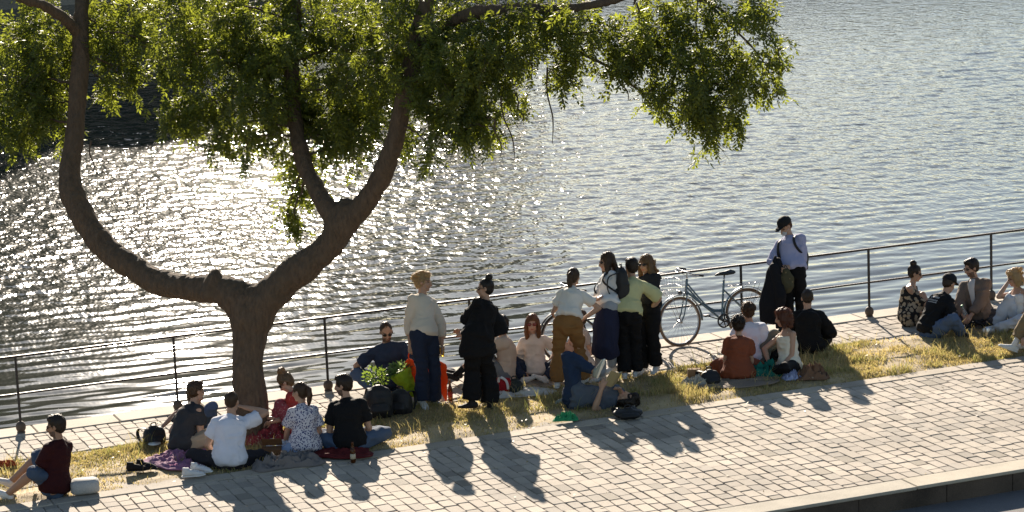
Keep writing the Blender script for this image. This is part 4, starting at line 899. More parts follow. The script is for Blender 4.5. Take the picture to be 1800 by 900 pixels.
PE['behind'] = person('person in a pale blue shirt sitting mostly hidden behind the man in the cream sweater', (736, 668), 1.70, 70, pz=.10, neck=(735, 600, .0), headA=80, hp=4,
    top=dict(name='pale_shirt', col=(.50, .52, .58), sleeve=.7, kind='t_shirt', loose=.03), bot=dict(name='jeans_dark', col=(.018, .026, .05)), shoes=BS, hair=('short', 'brown'))
PE['clasp'] = person('person in beige T-shirt hugging their knees behind the woman in black tunic', (884, 674), 1.76, -82, pz=.10, neck=(884, 604, .0), headA=-60, hp=10, slouch=.05,
    arms={'L': (815, 590, .12, 800, 640, .1), 'R': (820, 592, .0, 806, 630, -.1)}, legs={'L': (806, 655, .15, 835, 575, .1, -85), 'R': (800, 660, -.02, 826, 580, -.05, -85)},
    top=dict(name='beige_tee', col=(.52, .40, .31), sleeve=.6, loose=.03, kind='t_shirt'), bot=dict(name='grey_shorts', col=(.16, .16, .16), len=1.0, loose=.02, kind='shorts'), shoes=dict(name='black', col=(.02, .018, .018), sock=(.015, .015, .016), sockh=.15), hair=('short', 'dark'))
PE['redhair'] = person('woman with long red hair and round sunglasses in a pale blouse, sitting facing us', (941, 664), 1.64, -8, pz=.10, neck=(938, 607, 0), headA=-5, hp=2, woman=True,
    arms={'L': (922, 656, -.12, 905, 640, 0), 'R': (966, 634, -.05, 978, 640, 0)}, legs={'L': (920, 666, -.28, 900, 640, -.2, 70), 'R': (958, 664, -.28, 985, 640, -.2, -70)},
    top=dict(name='blush_blouse', col=(.62, .54, .48), sleeve=1.5, loose=.024, kind='blouse'), bot=dict(name='jeans_dark', col=(.018, .026, .05)), shoes=WS, hair=('long', 'red'), glasses='red', tone=2)
PE['barelegs'] = person('person with bare bent legs sitting behind the woman in brown trousers', (1024, 655), 1.66, -70, pz=.10, neck=(1022, 592, .1), headA=-60, hp=4, woman=True,
    legs={'L': (990, 660, .05, 1000, 600, .0, -80), 'R': (975, 672, -.15, 1000, 618, -.1, -80)}, arms={'L': (1000, 622, .0, 1005, 640, .1), 'R': (1008, 622, -.1, 1020, 640, -.1)}, top=dict(name='rose_tee', col=(.40, .36, .35), sleeve=.6, kind='t_shirt'), bot=dict(name='patterned_shorts', col=(.05, .05, .06), len=.6, kind='shorts'), shoes=None, hair=('short', 'brown'), tone=2)
PE['rust'] = person('woman in a rust-coloured dress with a dark belt, sitting with her back to us', (1298, 668), 1.62, 176, pz=.11, neck=(1298, 609, .02), headA=170, hp=4, woman=True, slouch=.03,
    arms={'L': (1284, 656, .25, 1262, 648, .02), 'R': (1312, 656, .25, 1332, 648, .02)}, top=dict(name='rust_dress', col=(.19, .052, .024), sleeve=.6, loose=.028, wide=.012, hem=-.1, flare=.10, kind='dress'), skirt=dict(name='rust_dress', col=(.19, .052, .024), len=.9, w=.06), belt=((.02, .013, .012), .14, .052), shoes=None, hair=('messy', 'dark'))
PE['whiteboy'] = person('young man in a white T-shirt sitting half hidden behind the woman in rust', (1322, 648), 1.72, 160, pz=.10, neck=(1318, 586, .02), headA=-170, hp=5,
    legs={'R': (1360, 650, .25, 1368, 610, .2, 90)}, arms={'R': (1345, 640, .15, 1350, 660, -.05)},
    top=dict(name='white_tee_boy', col=(.62, .64, .72), sleeve=.7, loose=.03, kind='t_shirt'), bot=dict(name='grey_green_trousers', col=(.14, .14, .115), loose=.016), shoes=WS, hair=('curly', 'brown'), tone=1)
PE['tank'] = person('woman with auburn bobbed hair in a white tank top, sitting and turned left', (1388, 656), 1.66, -58, pz=.10, neck=(1383, 594, .02), headA=-100, hp=8, woman=True,
    arms={'L': (1352, 640, -.05, 1345, 620, .05), 'R': (1372, 648, -.2, 1412, 640, -.1)}, legs={'L': (1345, 655, .15, 1340, 640, .2, -90), 'R': (1350, 668, -.1, 1365, 650, -.3, -80)},
    top=dict(name='cream_tank', col=(.66, .60, .48), sleeve=0, top=.80, loose=.012, kind='tank_top'), bot=black(), shoes=None, hair=('bob', 'auburn'))
PE['blackback'] = person('person with cropped brown hair in loose black top sitting below the masked man', (1421, 622), 1.70, 178, pz=.10, neck=(1420, 556, .02), headA=178, hp=5, slouch=.03,
    top=dict(name='black_loose', col=(.006, .0055, .0055), sleeve=1.6, loose=.04, flare=.05, kind='shirt'), bot=black(), shoes=BS, hair=('buzz', 'buzz'))
PE['flowerdress'] = person('woman with dark bun in black flowered dress hugging her knees by the railing', (1600, 570), 1.64, 66, pz=.10, neck=(1603, 512, .0), headA=80, hp=12, woman=True, slouch=.05,
    arms={'L': (1634, 532, .06, 1625, 548, .1), 'R': (1622, 550, -.12, 1612, 560, -.15)}, legs={'L': (1642, 574, .05, 1632, 520, .05, 80), 'R': (1640, 580, -.12, 1628, 528, -.12, 75)},
    top=dict(name='flower_dress', col=(.018, .016, .015), sleeve=0, top=.84, loose=.02, hem=-.1, kind='dress', kw=dict(pattern=('d', (.36, .28, .19), 17, .74))), bot=dict(name='flower_dress', col=(.018, .016, .015), len=.92, loose=.03, kind='dress_skirt', kw=dict(pattern=('d', (.36, .28, .19), 17, .74))), shoes=BS, hair=('bun', 'dark'), glasses='dark')
PE['capblack'] = person('man in a black cap and printed black T-shirt leaning forward over crossed legs', (1636, 592), 1.78, 122, pz=.10, neck=(1656, 531, .03), headA=128, hp=22, slouch=.05,
    arms={'R': (1690, 580, -.10, 1690, 590, -.15), 'L': (1692, 580, .15, 1690, 560, .2)}, legs={'R': (1690, 596, -.08, 1704, 578, -.2, 30), 'L': (1685, 588, .2, 1700, 565, .3, 120)},
    top=dict(name='black_tee_print', col=(.007, .007, .008), sleeve=.72, loose=.026, kind='t_shirt'), bot=dict(name='jeans_blue', col=(.075, .11, .18)), shoes=BS, hair=('buzz', 'dark'), cap=((.013, .013, .014), 1))
PE['jacket'] = person('man with glasses in taupe jacket sitting cross-legged and holding a bottle', (1722, 568), 1.80, -32, pz=.10, neck=(1715, 508, .0), headA=-68, hp=12, beard=True,
    arms={'L': (1694, 555, -.25, 1680, 540, .0), 'R': (1706, 556, -.30, 1755, 550, -.1)}, legs={'L': (1706, 572, -.25, 1680, 560, -.2, 60), 'R': (1735, 574, -.28, 1760, 556, -.2, -80)},
    top=dict(name='taupe_jacket', col=(.16, .115, .085), sleeve=1.85, loose=.034, hem=-.08, flare=.03, front=(.55, .50, .46), kind='jacket', collar=True, wr=.01), bot=dict(name='charcoal_trousers', col=(.045, .042, .045)), shoes=BS, hair=('short', 'dark'), glasses='clear')
PE['blonde'] = person('blonde woman in a white tank top and pale jeans holding her hair, right edge', (1798, 580), 1.68, -48, pz=.10, neck=(1790, 519, .0), headA=-75, hp=14, woman=True,
    arms={'L': (1772, 496, -.05, 1752, 545, .0), 'R': (1786, 560, -.3, 1815, 560, -.1)}, legs={'L': (1752, 582, .05, 1745, 560, .0, -60), 'R': (1750, 590, -.2, 1770, 570, -.4, -80)},
    top=dict(name='white_tank', col=(.64, .60, .56), sleeve=0, top=.80, loose=.012, kind='tank_top'), bot=dict(name='pale_jeans', col=(.46, .47, .50), loose=.018), shoes=WS, hair=('bob', 'blond'))
PE['khaki'] = person('person in khaki trousers and white sneakers cut off by the right edge', (1838, 622), 1.76, -70, pz=.12, neck=(1832, 560, .0), headA=-75, hp=5,
    legs={'L': (1782, 608, .05, 1796, 540, .0, -95), 'R': (1800, 620, .3, 1815, 560, .2, -80)}, top=dict(name='dark_shirt', col=(.03, .03, .03), sleeve=1.6, kind='shirt'), bot=dict(name='khaki_trousers', col=(.20, .14, .075), len=1.72, loose=.022), shoes=dict(name='white', col=(.62, .60, .57), sole=(.7, .68, .64), sock=(.7, .68, .66), sockh=.17), hair=('short', 'brown'))
# the reader lies on the back, head to the right
rp = G(1035, 716); 
PE['reader'] = person('person in grey-blue T-shirt and jeans lying on the grass reading a book', (1012, 714), 1.74, 180, pz=.12, lie=(ZU * .80 - RH * .55 - FH * .1), neck=(1070, 702, -.06), hp=4, headA=0,
    arms={'L': (1057, 685, -.30, 1005, 730, -.55), 'R': (1090, 686, -.16, 1115, 705, -.0)}, legs={'L': (1000, 706, .22, 1010, 600, .1, -60), 'R': (1046, 652, -.10, 1000, 600, .1, 'air', (ZU * .85 + RH * .35).normalized())},
    top=dict(name='slate_tee', col=(.075, .09, .115), sleeve=.7, loose=.022, kind='t_shirt'), bot=dict(name='jeans_deep', col=(.018, .032, .065), loose=.016), shoes=dict(name='sage', col=(.30, .31, .26), sole=(.62, .62, .56)), hair=('bob', 'dark'))
#@PROPS
# ------------------------------------------------------------------ things
def heap(name, label, cat, x, y, rx, ry, h, m, seed, ang=0, z=0.0, group=None, fold=1.0, dd=0.0):
    """a dropped cloth: folded sheet with real thickness, lying at picture point x, y"""
    c = G(x, y); c.z = z; R_, A_ = 26, 64; a0 = math.radians(ang) + math.atan2(RH.y, RH.x); r = np.random.default_rng(seed)
    U = np.linspace(0, 1, R_)[:, None] * np.ones(A_)[None]; T = np.linspace(0, 2 * PI, A_, endpoint=False)[None] * np.ones(R_)[:, None]
    q = np.stack([np.cos(T) * U * 1.2 + seed * 3.1, np.sin(T) * U * 1.2, U * 0], -1).reshape(-1, 3)
    er = (1 + .38 * vn(np.stack([np.cos(T) + seed, np.sin(T), T * 0], -1).reshape(-1, 3), 2.2, seed)).reshape(T.shape)
    X = np.cos(T) * U * rx * er; Y = np.sin(T) * U * ry * er
    prof = (1 - U ** 3.5)
    f = np.clip(1 - np.abs(vn(q + vn(q, 2, seed + 1)[:, None] * .3, 3.4, seed)).reshape(T.shape) * 2.6, -.3, 1); f2 = vn(q, 6.5, seed + 2).reshape(T.shape)
    Z = h * prof * (.35 + .75 * f * fold + .30 * f2) + .006; Z = np.maximum(Z, .004 + .006 * (U < 1))
    ca, sa = math.cos(a0), math.sin(a0)
    P = np.stack([X * ca - Y * sa, X * sa + Y * ca, Z], -1).reshape(-1, 3); n = len(P)
    Pb = P.copy(); Pb[:, 2] = -.004; V = np.concatenate([P, Pb]); I = np.arange(n).reshape(R_, A_); J = np.roll(I, -1, 1)
    F = np.concatenate([np.stack([I[:-1].ravel(), I[1:].ravel(), J[1:].ravel(), J[:-1].ravel()], 1), np.stack([I[:-1].ravel(), J[:-1].ravel(), J[1:].ravel(), I[1:].ravel()], 1) + n, np.stack([I[-1], I[-1] + n, J[-1] + n, J[-1]], 1)])
    me = smooth(fastmesh(name, V, F, 4)); o = link(name, me, m); o.location = c
    return tag(o, label, cat, group)
SOILZ = .03
heap('blanket', 'purple patterned blanket on the grass under the person in charcoal T-shirt', 'blanket', 318, 812, .42, .42, .07, cloth('purple_blanket', (.26, .12, .20), pattern=('d', (.42, .26, .34), 30, .45)), 3, 10, SOILZ)
heap('blanket', 'dark red blanket at the paving edge under the man in black T-shirt', 'blanket', 612, 800, .36, .22, .045, cloth('darkred_blanket', (.10, .012, .012)), 4, 0, SOILZ)
heap('blanket', 'red and white patterned blanket crumpled by the foot of the trunk', 'blanket', 478, 776, .40, .40, .12, cloth('red_floral', (.20, .03, .035), pattern=('d', (.45, .35, .30), 34, .45)), 5, 30, SOILZ)
heap('jacket', 'crumpled grey jacket on the paving edge beside the woman in flowered blouse', 'jacket', 500, 820, .40, .17, .15, cloth('grey_jacket', (.17, .15, .14), bump=.4), 6, 12, .01)
heap('blanket', 'pale cloth spread on the quay between the seated group and the grass', 'blanket', 905, 692, .55, .22, .05, cloth('pale_cloth', (.55, .52, .48)), 7, 8, .01)
heap('cloth', 'small bright green crocheted cloth lying on the dry grass', 'cloth', 997, 741, .17, .11, .08, cloth('green_cloth', (.03, .24, .10), pattern=('d', (.01, .08, .03), 60, .42)), 8, 5, SOILZ)
heap('blanket', 'taupe blanket on the grass under the woman in rust dress', 'blanket', 1280, 678, .62, .24, .025, cloth('taupe_blanket', (.22, .17, .13)), 9, 8, SOILZ)
heap('jacket', 'crumpled teal green garment beside the woman in rust dress', 'jacket', 1350, 664, .29, .16, .16, cloth('teal_cloth', (.012, .13, .10), bump=.4), 10, 5, SOILZ)
heap('scarf', 'blue and white cloth crumpled beside the woman in tank top', 'scarf', 1393, 670, .13, .10, .10, cloth('bluewhite', (.30, .34, .52), pattern=('d', (.6, .62, .68), 40, .45)), 11, 0, SOILZ)
heap('jacket', 'brown and beige clothes pile at the end of the picnic blanket', 'clothes', 1428, 668, .22, .12, .17, cloth('brown_pile', (.16, .09, .055), pattern=('d', (.34, .27, .20), 14, .4)), 12, 0, SOILZ)
heap('jacket', 'dark blue bundle in the lap of the blonde woman', 'jacket', 1776, 578, .13, .10, .14, cloth('navy_bundle', (.02, .025, .045)), 13, 0, .02)
heap('cloth', 'orange red cloth pile on the grass at the left edge', 'cloth', 10, 822, .12, .10, .05, cloth('orange_pile', (.42, .07, .02)), 14, 0, SOILZ)
heap('tote_bag', 'flattened grey and white tote bag left of the woman in rust dress', 'tote bag', 1226, 681, .20, .12, .11, cloth('grey_tote', (.32, .31, .27)), 15, 20, SOILZ)
heap('paper_wrap', 'white and blue paper sheets opened beside the brown food box', 'paper', 500, 794, .20, .14, .05, cloth('blue_paper', (.55, .62, .70)), 16, 20, .07)
def backpack(label, x, y, H, Wd, D, A, z=0.0, col=(.010, .010, .011), base=None, pos=None, seed=1, lean=0, name='black_nylon'):
    c = pos if pos is not None else G(x, y); c = Vector(c); 
    if pos is None: c.z = z
    t = thing('backpack', label, 'backpack', c); f = arot(A); s = ZU.cross(f); m = cloth(name, col, .6, .2, .3, 60, spec=.4)
    up = (ZU * math.cos(lean) - f * math.sin(lean)).normalized(); g = Geo()
    g.loft([up * .02, up * H * .3, up * H * .7, up * H * .93, up * H], [(Wd * .46, D * .45), (Wd * .5, D * .5), (Wd * .47, D * .42), (Wd * .36, D * .3), (Wd * .2, D * .18)], s, 24, (.4, .6), 2.8)
    link('bag_body', remesh(g, 'bag_body', .010, 3, .006, 9, seed), m, t)
    g = Geo(); g.loft([up * H * .10 + f * D * .42, up * H * .3 + f * D * .50, up * H * .5 + f * D * .42], [(Wd * .33, D * .16), (Wd * .35, D * .2), (Wd * .30, D * .12)], s, 20, (.5, .5), 2.8)
    link('front_pocket', remesh(g, 'front_pocket', .009, 3, .005, 10, seed + 2), m, t)
    g = Geo(); P, _ = spline([up * H * .97 - s * .035, up * (H + .05) - s * .03, up * (H + .05) + s * .03, up * H * .97 + s * .035], [1] * 4, 5); g.tube(P, .008); g.obj('handle', m, t)
    for q in (-1, 1):
        g = Geo(); P, _ = spline([up * H * .9 + s * q * Wd * .22 - f * D * .3, up * H * .8 + s * q * Wd * .3 - f * (D * .5 + .10), up * H * .4 + s * q * Wd * .36 - f * (D * .5 + .11), up * H * .1 + s * q * Wd * .40 - f * D * .4], [1] * 4, 6)
        g.loft(P, [(.024, .006)] * len(P), s, 10, (0, 0)); g.obj('strap', m, t)
    return t
backpack('large black backpack on the grass edge in front of the leafy plant', 667, 735, .38, .36, .26, 10, .02, seed=3)
backpack('smaller black backpack right of the larger one, beside the lime wrapping', 706, 728, .28, .30, .22, -20, .02, seed=4)
backpack('black bag on the quay path behind the person in charcoal T-shirt', 272, 780, .21, .28, .2, 40, .0, seed=5)
backpack('small black bag lying beside the grey tote bag', 1250, 678, .16, .26, .18, 20, SOILZ, seed=6, lean=.3)
backpack('black bag used as pillow under the reader', 1104, 735, .08, .38, .22, 10, SOILZ, seed=7)
backpack('black bag behind the bottle next to the woman in black tunic', 905, 690, .16, .24, .18, 20, .0, seed=8, col=(.012, .016, .012), name='dark_green_nylon')
q = PE['tall']; bf = -q['shF']; c = q['sp'](.28) + bf * .20
backpack('black backpack worn by the tall woman in white T-shirt', 0, 0, .46, .30, .20, math.degrees(math.atan2(q['shF'].dot(RH), -q['shF'].dot(FH))) + 180, pos=c, seed=9)
def worn_straps(label, q, nm, m, bag=True):
    t = thing('backpack', label, 'backpack', q['sp'](.2)); o = -Vector(t.location); g = Geo(); k = q['k']
    F_, s, sd, nk, sp = q['shF'], q['sh'], q['sd'], q['nk'], q['sp']
    for e in (1, -1):
        g = Geo(); P, _ = spline([nk - sd * .07 + s * e * .10 * k - F_ * .11, nk - sd * .015 + s * e * .105 * k, nk - sd * .09 + s * e * .115 * k + F_ * .115, sp(.6) + s * e * .135 * k + F_ * .125, sp(.42) + s * e * .165 * k + F_ * .04, sp(.4) + s * e * .16 * k - F_ * .10], [1] * 6, 6)
        g.loft([p + o for p in P], [(.020, .006)] * len(P), s, 8, (0, 0)); g.obj('strap', m, t)
    if bag:
        g = Geo(); b = -F_; g.loft([sp(.15) + b * .20 + o, sp(.5) + b * .22 + o, sp(.85) + b * .19 + o, sp(.93) + b * .17 + o], [(.13, .09), (.14, .10), (.12, .08), (.07, .05)], s, 20, (.4, .4), 2.6)
        link('bag_body', remesh(g, 'bag_body', .011, 3, .006, 9, 3), m, t)
    return t
mb_ = cloth('black_nylon', (.010, .010, .011))
worn_straps('dark backpack worn by the man in cap and lavender sweater', PE['cap'], 'x', mb_)
for e in (1, -1):   # straps over the tall woman's shoulders belong to her backpack
    k = PE['tall']; F_, s, sd, nk, sp = k['shF'], k['sh'], k['sd'], k['nk'], k['sp']
    bp = [o for o in bpy.data.objects if o.get('label') == 'black backpack worn by the tall woman in white T-shirt'][0]; o = -Vector(bp.location); g = Geo()
    P, _ = spline([nk - sd * .10 + s * e * .10 - F_ * .12, nk - sd * .02 + s * e * .105, nk - sd * .10 + s * e * .115 + F_ * .115, sp(.6) + s * e * .14 + F_ * .135, sp(.42) + s * e * .17 + F_ * .03, sp(.36) + s * e * .14 - F_ * .13], [1] * 6, 6)
    g.loft([p + o for p in P], [(.022, .006)] * len(P), s, 8, (0, 0)); g.obj('strap', mb_, bp)
# bottles ------------------------------------------------------------------
def glassmat(name, col, rough=.08):
    if name in MC: return MC[name]
    m, nt, b = newmat(name); b.inputs['Base Color'].default_value = (*col, 1); b.inputs['Roughness'].default_value = rough; b.inputs['Transmission Weight'].default_value = .75; b.inputs['IOR'].default_value = 1.3
    MC[name] = m; return m
def bottle(label, p, m, h=.245, r=.031, lab=(.5, .42, .3), axis=None, cap=None):
    t = thing('bottle', label, 'bottle', p); a = axis or ZU; g = Geo(); k = h / .245
    g.loft([a * z * k for z in (0, .01, .13, .155, .175, .20, .235, .245)], [r * .9, r, r, r * .85, r * .55, .0145, .0135, .0145], None, 18, (0, 0)); g.obj('glass_body', m, t)
    if lab: g = Geo(); g.loft([a * .045 * k, a * .105 * k], [r + .0012] * 2, None, 18, (0, 0)); g.obj('paper_label', cloth('bottle_label_%d' % int(lab[0] * 100), lab), t)
    if cap: g = Geo(); g.loft([a * .238 * k, a * .258 * k], [.017, .016], None, 14, (0, 0)); g.obj('bottle_cap', plain('cap_green', cap), t)
    return t
mbr = glassmat('brown_glass', (.22, .07, .015)); 
bottle('brown beer bottle standing on the quay beside the woman in black tunic', G(792, 704), mbr, .27, lab=(.35, .05, .03))
bottle('dark beer bottle standing on the paving edge behind the man in black T-shirt', Vector((*G(621, 814).xy, .008)), mbr, .25)
q = PE['jacket']; w = (q['arm'][1][2] + q['arm'][-1][2]) / 2
bottle('clear water bottle with green cap held by the man in taupe jacket', w + FH * -.02 - ZU * .05, glassmat('clear_glass', (.75, .82, .80)), .21, lab=None, axis=(ZU * .9 - RH * .35).normalized(), cap=(.02, .25, .08))
g = Geo(); g.loft([(0, 0, 0), (0, 0, .004), (0, 0, .16), (0, 0, .168)], [.026, .033, .033, .027], None, 22, (0, 0)); t = thing('drink_can', 'silver drink can standing on the quay before the blonde woman', 'can', G(1736, 596)); g.obj('can_body', plain('can_metal', (.55, .56, .58), .3, .9), t)
g = Geo(); g.loft([(0, 0, .1685), (0, 0, .1695)], [.024, .024], None, 18, (0, 0)); g.obj('can_lid', plain('can_lid_m', (.4, .4, .42), .3, .9), t)
# glass of beer in the standing man's hand, orange bag
q = PE['sweater']; hs_ = sorted([q['arm'][1][2], q['arm'][-1][2]], key=lambda v: pxof(v)[0]); w = hs_[1]
t = thing('beer_glass', 'glass of amber beer in the hand of the man in cream sweater', 'glass', w - ZU * .15); g = Geo(); g.loft([(0, 0, 0), (0, 0, .12)], [.026, .036], None, 18, (0, 0)); g.obj('beer', glassmat('amber', (.95, .50, .06)), t)
g = Geo(); g.loft([(0, 0, .1205), (0, 0, .135)], [.036, .037], None, 18, (0, 0)); g.obj('foam', cloth('foam', (.75, .68, .5)), t)
B_ = G(752, 716); m_or = cloth('orange_cloth', (.60, .10, .018), trans=.35)
t = thing('shopping_bag', 'bright orange cloth bag hanging behind the legs of the man in cream sweater', 'bag', PX(752, 650, B_, .25)); o = -Vector(t.location); g = Geo()
P = [PX(720, 632, B_, .12), PX(722, 655, B_, .15), PX(738, 664, B_, .25), PX(756, 660, B_, .28), PX(770, 648, B_, .25), PX(776, 668, B_, .2), PX(784, 704, B_, .2)]
P, R2 = spline([p + o for p in P], [.04, .10, .12, .11, .10, .07, .02], 5); g.loft(P, [(r_, r_ * .42) for r_ in R2], FH.cross(ZU), 16, (1, .5))
g.loft([PX(766, 634, B_, .2) + o, PX(776, 645, B_, .2) + o, PX(780, 672, B_, .2) + o, PX(784, 704, B_, .2) + o], [(.03, .03), (.07, .04), (.055, .03), (.012, .012)], RH, 14)
link('bag_cloth', remesh(g, 'bag_cloth', .010, 3, .008, 10, 4), m_or, t)
g = Geo(); P, _ = spline([PX(722, 615, B_, .05) + o, PX(718, 626, B_, .1) + o, PX(722, 640, B_, .12) + o], [1] * 3, 4); g.tube(P, .008); g.obj('handle', m_or, t)
# red bag with white handle
t = thing('handbag', 'red bag with white handles at the feet of the woman in black tunic', 'bag', G(884, 692)); g = Geo(); g.loft([(0, 0, .02), (0, 0, .12), (0, 0, .2)], [(.13, .07), (.13, .07), (.10, .03)], RH, 18, (.5, .3), 2.6); link('bag_body', remesh(g, 'bag_body', .009, 2, .005, 10, 3), cloth('red_bag', (.30, .012, .016)), t)
g = Geo(); P, _ = spline([RH * -.05 - FH * .06 + ZU * .17, RH * -.03 - FH * .09 + ZU * .24, RH * .05 - FH * .10 + ZU * .19, RH * .07 - FH * .09 + ZU * .08], [1] * 4, 6); g.loft(P, [(.016, .004)] * len(P), RH, 8); g.obj('handle', cloth('white_strap', (.7, .68, .66)), t)
# book
q = PE['reader']; c = PX(1081, 668, G(1012, 714), -.26)
t = thing('book', 'open paperback held up by the person lying on the grass', 'book', c); up = (ZU * .75 + RH * .45 - FH * .1).normalized(); fa = (RH * .55 - FH * .55 - ZU * .35); fa = (fa - up * fa.dot(up)).normalized(); sd_ = up.cross(fa)
for e, nm in ((1, 'cover'), (-1, 'cover')):
    d = (sd_ * e * .93 - fa * .30).normalized(); nn = d.cross(up).normalized(); g = Geo(); g.box(d * .065, (.065, .105, .003), (d, up, nn), .001); g.obj('cover', cloth('book_cover', (.34, .27, .14)), t, False)
    g = Geo(); g.box(d * .063 + nn * (.009 * (1 if nn.dot(fa) < 0 else -1)), (.060, .100, .005), (d, up, nn), .002); g.obj('pages', cloth('book_pages', (.62, .55, .42), trans=.2), t, False)
# phone
q = PE['phone']; w = q['arm'][1][2] if pxof(q['arm'][1][2])[0] < pxof(q['arm'][-1][2])[0] else q['arm'][-1][2]
c = PX(462, 722, w, 0); t = thing('smartphone', 'pale blue smartphone held by the woman bending beside the trunk', 'phone', c); up = (ZU * .7 - RH * .5 + FH * .2).normalized(); nn = (-FH * .8 - RH * .3); nn = (nn - up * nn.dot(up)).normalized(); s = up.cross(nn)
g = Geo(); g.box((0, 0, 0), (.037, .076, .004), (s, up, nn), .003); g.obj('phone_case', plain('phone_blue', (.30, .38, .46), .4), t, False); g = Geo(); g.box(nn * -.0045, (.034, .072, .0005), (s, up, nn)); g.obj('screen', plain('phone_screen', (.02, .02, .025), .08), t, False)
# food box, brown box
t = thing('food_box', 'brown cardboard food box in the middle of the picnic group', 'box', Vector((*G(478, 806).xy, .03))); g = Geo(); g.box((0, 0, .05), (.12, .09, .05), (RH, FH, ZU), .004); g.obj('tray', cloth('cardboard', (.13, .065, .03)), t, False); g = Geo(); g.box(FH * .12 + ZU * .14, (.12, .003, .06), (RH, (FH * .8 + ZU * .6).normalized(), (ZU * .8 - FH * .6).normalized())); g.obj('lid', cloth('cardboard', (.13, .065, .03)), t, False)
t = thing('paper_bag', 'small brown paper box on the quay edge left of the woman in rust dress', 'box', G(1220, 664)); g = Geo(); g.box((0, 0, .06), (.085, .05, .06), (RH, FH, ZU), .006); g.obj('box_body', cloth('kraft', (.30, .19, .10)), t, False)
g = Geo(); P, _ = spline([RH * -.03 + ZU * .12, RH * -.02 + ZU * .17, RH * .03 + ZU * .17, RH * .04 + ZU * .12], [1] * 4, 5); g.tube(P, .004); g.obj('handle', cloth('kraft', (.30, .19, .10)), t)
# concrete block
t = thing('stone_block', 'pale grey stone block behind the man in dark red T-shirt', 'block', Vector((*G(150, 868).xy, .02))); g = Geo(); g.box((0, 0, .075), (.16, .11, .08), ((RH * .97 + FH * .2).normalized(), (FH * .97 - RH * .2).normalized(), ZU), .03); g.obj('block', stone('block_stone', (.40, .39, .37), .12, 0, 90, 4, .4), t)
# loose shoes
def shoe(label, x, y, A, key, col, sole, z=SOILZ, tilt=0):
    t = thing('shoe', label, 'shoe', Vector((*G(x, y).xy, z))); f = arot(A); s = ZU.cross(f); f = (f + ZU * tilt).normalized(); u = f.cross(s) * -1; u = s.cross(f) * -1 if s.cross(f).z < 0 else s.cross(f); g = Geo()
    g.loft([f * -.09 + u * .045, f * -.03 + u * .05, f * .05 + u * .04, f * .10 + u * .030, f * .13 + u * .024], [(.030, .034), (.036, .040), (.042, .034), (.044, .024), (.03, .015)], s, 14); g.loft([f * -.07 + u * .06, f * -.065 + u * .11], [(.032, .045), (.030, .040)], s, 14, (0, 0))
    link('upper', remesh(g, 'upper', .008, 2, .003, 20, 3), cloth('loose_' + key, col), t); g = Geo(); g.loft([f * -.115 + u * .008, f * .0 + u * .008, f * .08 + u * .008, f * .15 + u * .012], [(.026, .010), (.036, .010), (.047, .010), (.028, .008)], s, 14); g.obj('sole', cloth('loosesole_' + key, sole), t)
    if key != 'dark':
        for i in range(4):
            g = Geo(); g.tube([f * (.01 + i * .022) + u * (.088 - i * .009) - s * .022, f * (.012 + i * .022) + u * (.094 - i * .009), f * (.01 + i * .022) + u * (.088 - i * .009) + s * .022], .003, 6); g.obj('lace', cloth('lace', (.7, .7, .7)), t)
shoe('white sneaker pointing right beside the purple blanket', 352, 834, 75, 'white', (.58, .58, .58), (.68, .67, .64))
shoe('white sneaker lying left of the other by the paving edge', 338, 842, 100, 'white', (.58, .58, .58), (.68, .67, .64))
shoe('black shoe on the grass, nearer the purple blanket', 256, 828, 70, 'dark', (.012, .012, .013), (.02, .02, .02))
shoe('black shoe on the grass, farther left with pale lining', 240, 832, 95, 'dark', (.012, .012, .013), (.20, .21, .18))
# plate
t = thing('plate', 'pale round plate on the grass behind the person in charcoal T-shirt', 'plate', Vector((*G(272, 790).xy, .06))); g = Geo(); g.loft([(0, 0, 0), (0, 0, .006), (0, 0, .014)], [.045, .065, .08], None, 28, (0, 0)); g.obj('dish', plain('china', (.7, .7, .66), .3), t)
# jacket and camouflage bag carried by the masked man
q = PE['cap']; hw = (q['arm'][1][2] + q['arm'][-1][2]) / 2; B_ = q['B']
t = thing('jacket', 'long black jacket hanging from the arm of the masked man', 'jacket', PX(1362, 500, B_, -.3)); o = -Vector(t.location); g = Geo()
P = [PX(x, y, B_, dd_) + o for x, y, dd_ in ((1366, 462, -.30), (1364, 480, -.32), (1362, 505, -.34), (1357, 535, -.34), (1350, 566, -.34))]; g.loft(P, [(.06, .06), (.12, .07), (.155, .08), (.175, .08), (.12, .05)], RH, 20, (1, .2)); P = [PX(x, y, B_, dd_) + o for x, y, dd_ in ((1360, 470, -.38), (1372, 520, -.42), (1370, 577, -.38))]; g.loft(P, [.05, .07, .045], RH, 12, (1, 0))
link('jacket_body', remesh(g, 'jacket_body', .011, 3, .014, 8, 5, (1.6, 1.6, .5)), cloth('jacket_black', (.008, .008, .010)), t)
g = Geo(); g.loft([PX(1364, 468, B_, -.34) + o, PX(1361, 458, B_, -.34) + o, PX(1363, 452, B_, -.33) + o], [.035, .028, .02], RH, 12); g.obj('hood', cloth('jacket_black', (.008, .008, .010)), t)
t = thing('bag', 'olive camouflage bag held by the masked man beside the black jacket', 'bag', PX(1382, 492, B_, -.36)); g = Geo(); g.loft([ZU * .12, ZU * .04, ZU * -.08, ZU * -.14], [(.05, .04), (.10, .06), (.11, .07), (.07, .05)], RH, 18); link('bag_body', remesh(g, 'bag_body', .010, 2, .006, 12, 2), cloth('camo', (.06, .055, .03), pattern=('d', (.16, .13, .07), 14, .4)), t)
g = Geo(); P, _ = spline([ZU * .11 - RH * .04, ZU * .2 - RH * .01, ZU * .11 + RH * .05], [1] * 3, 6); g.tube(P, .006); g.obj('handle', mb_, t)
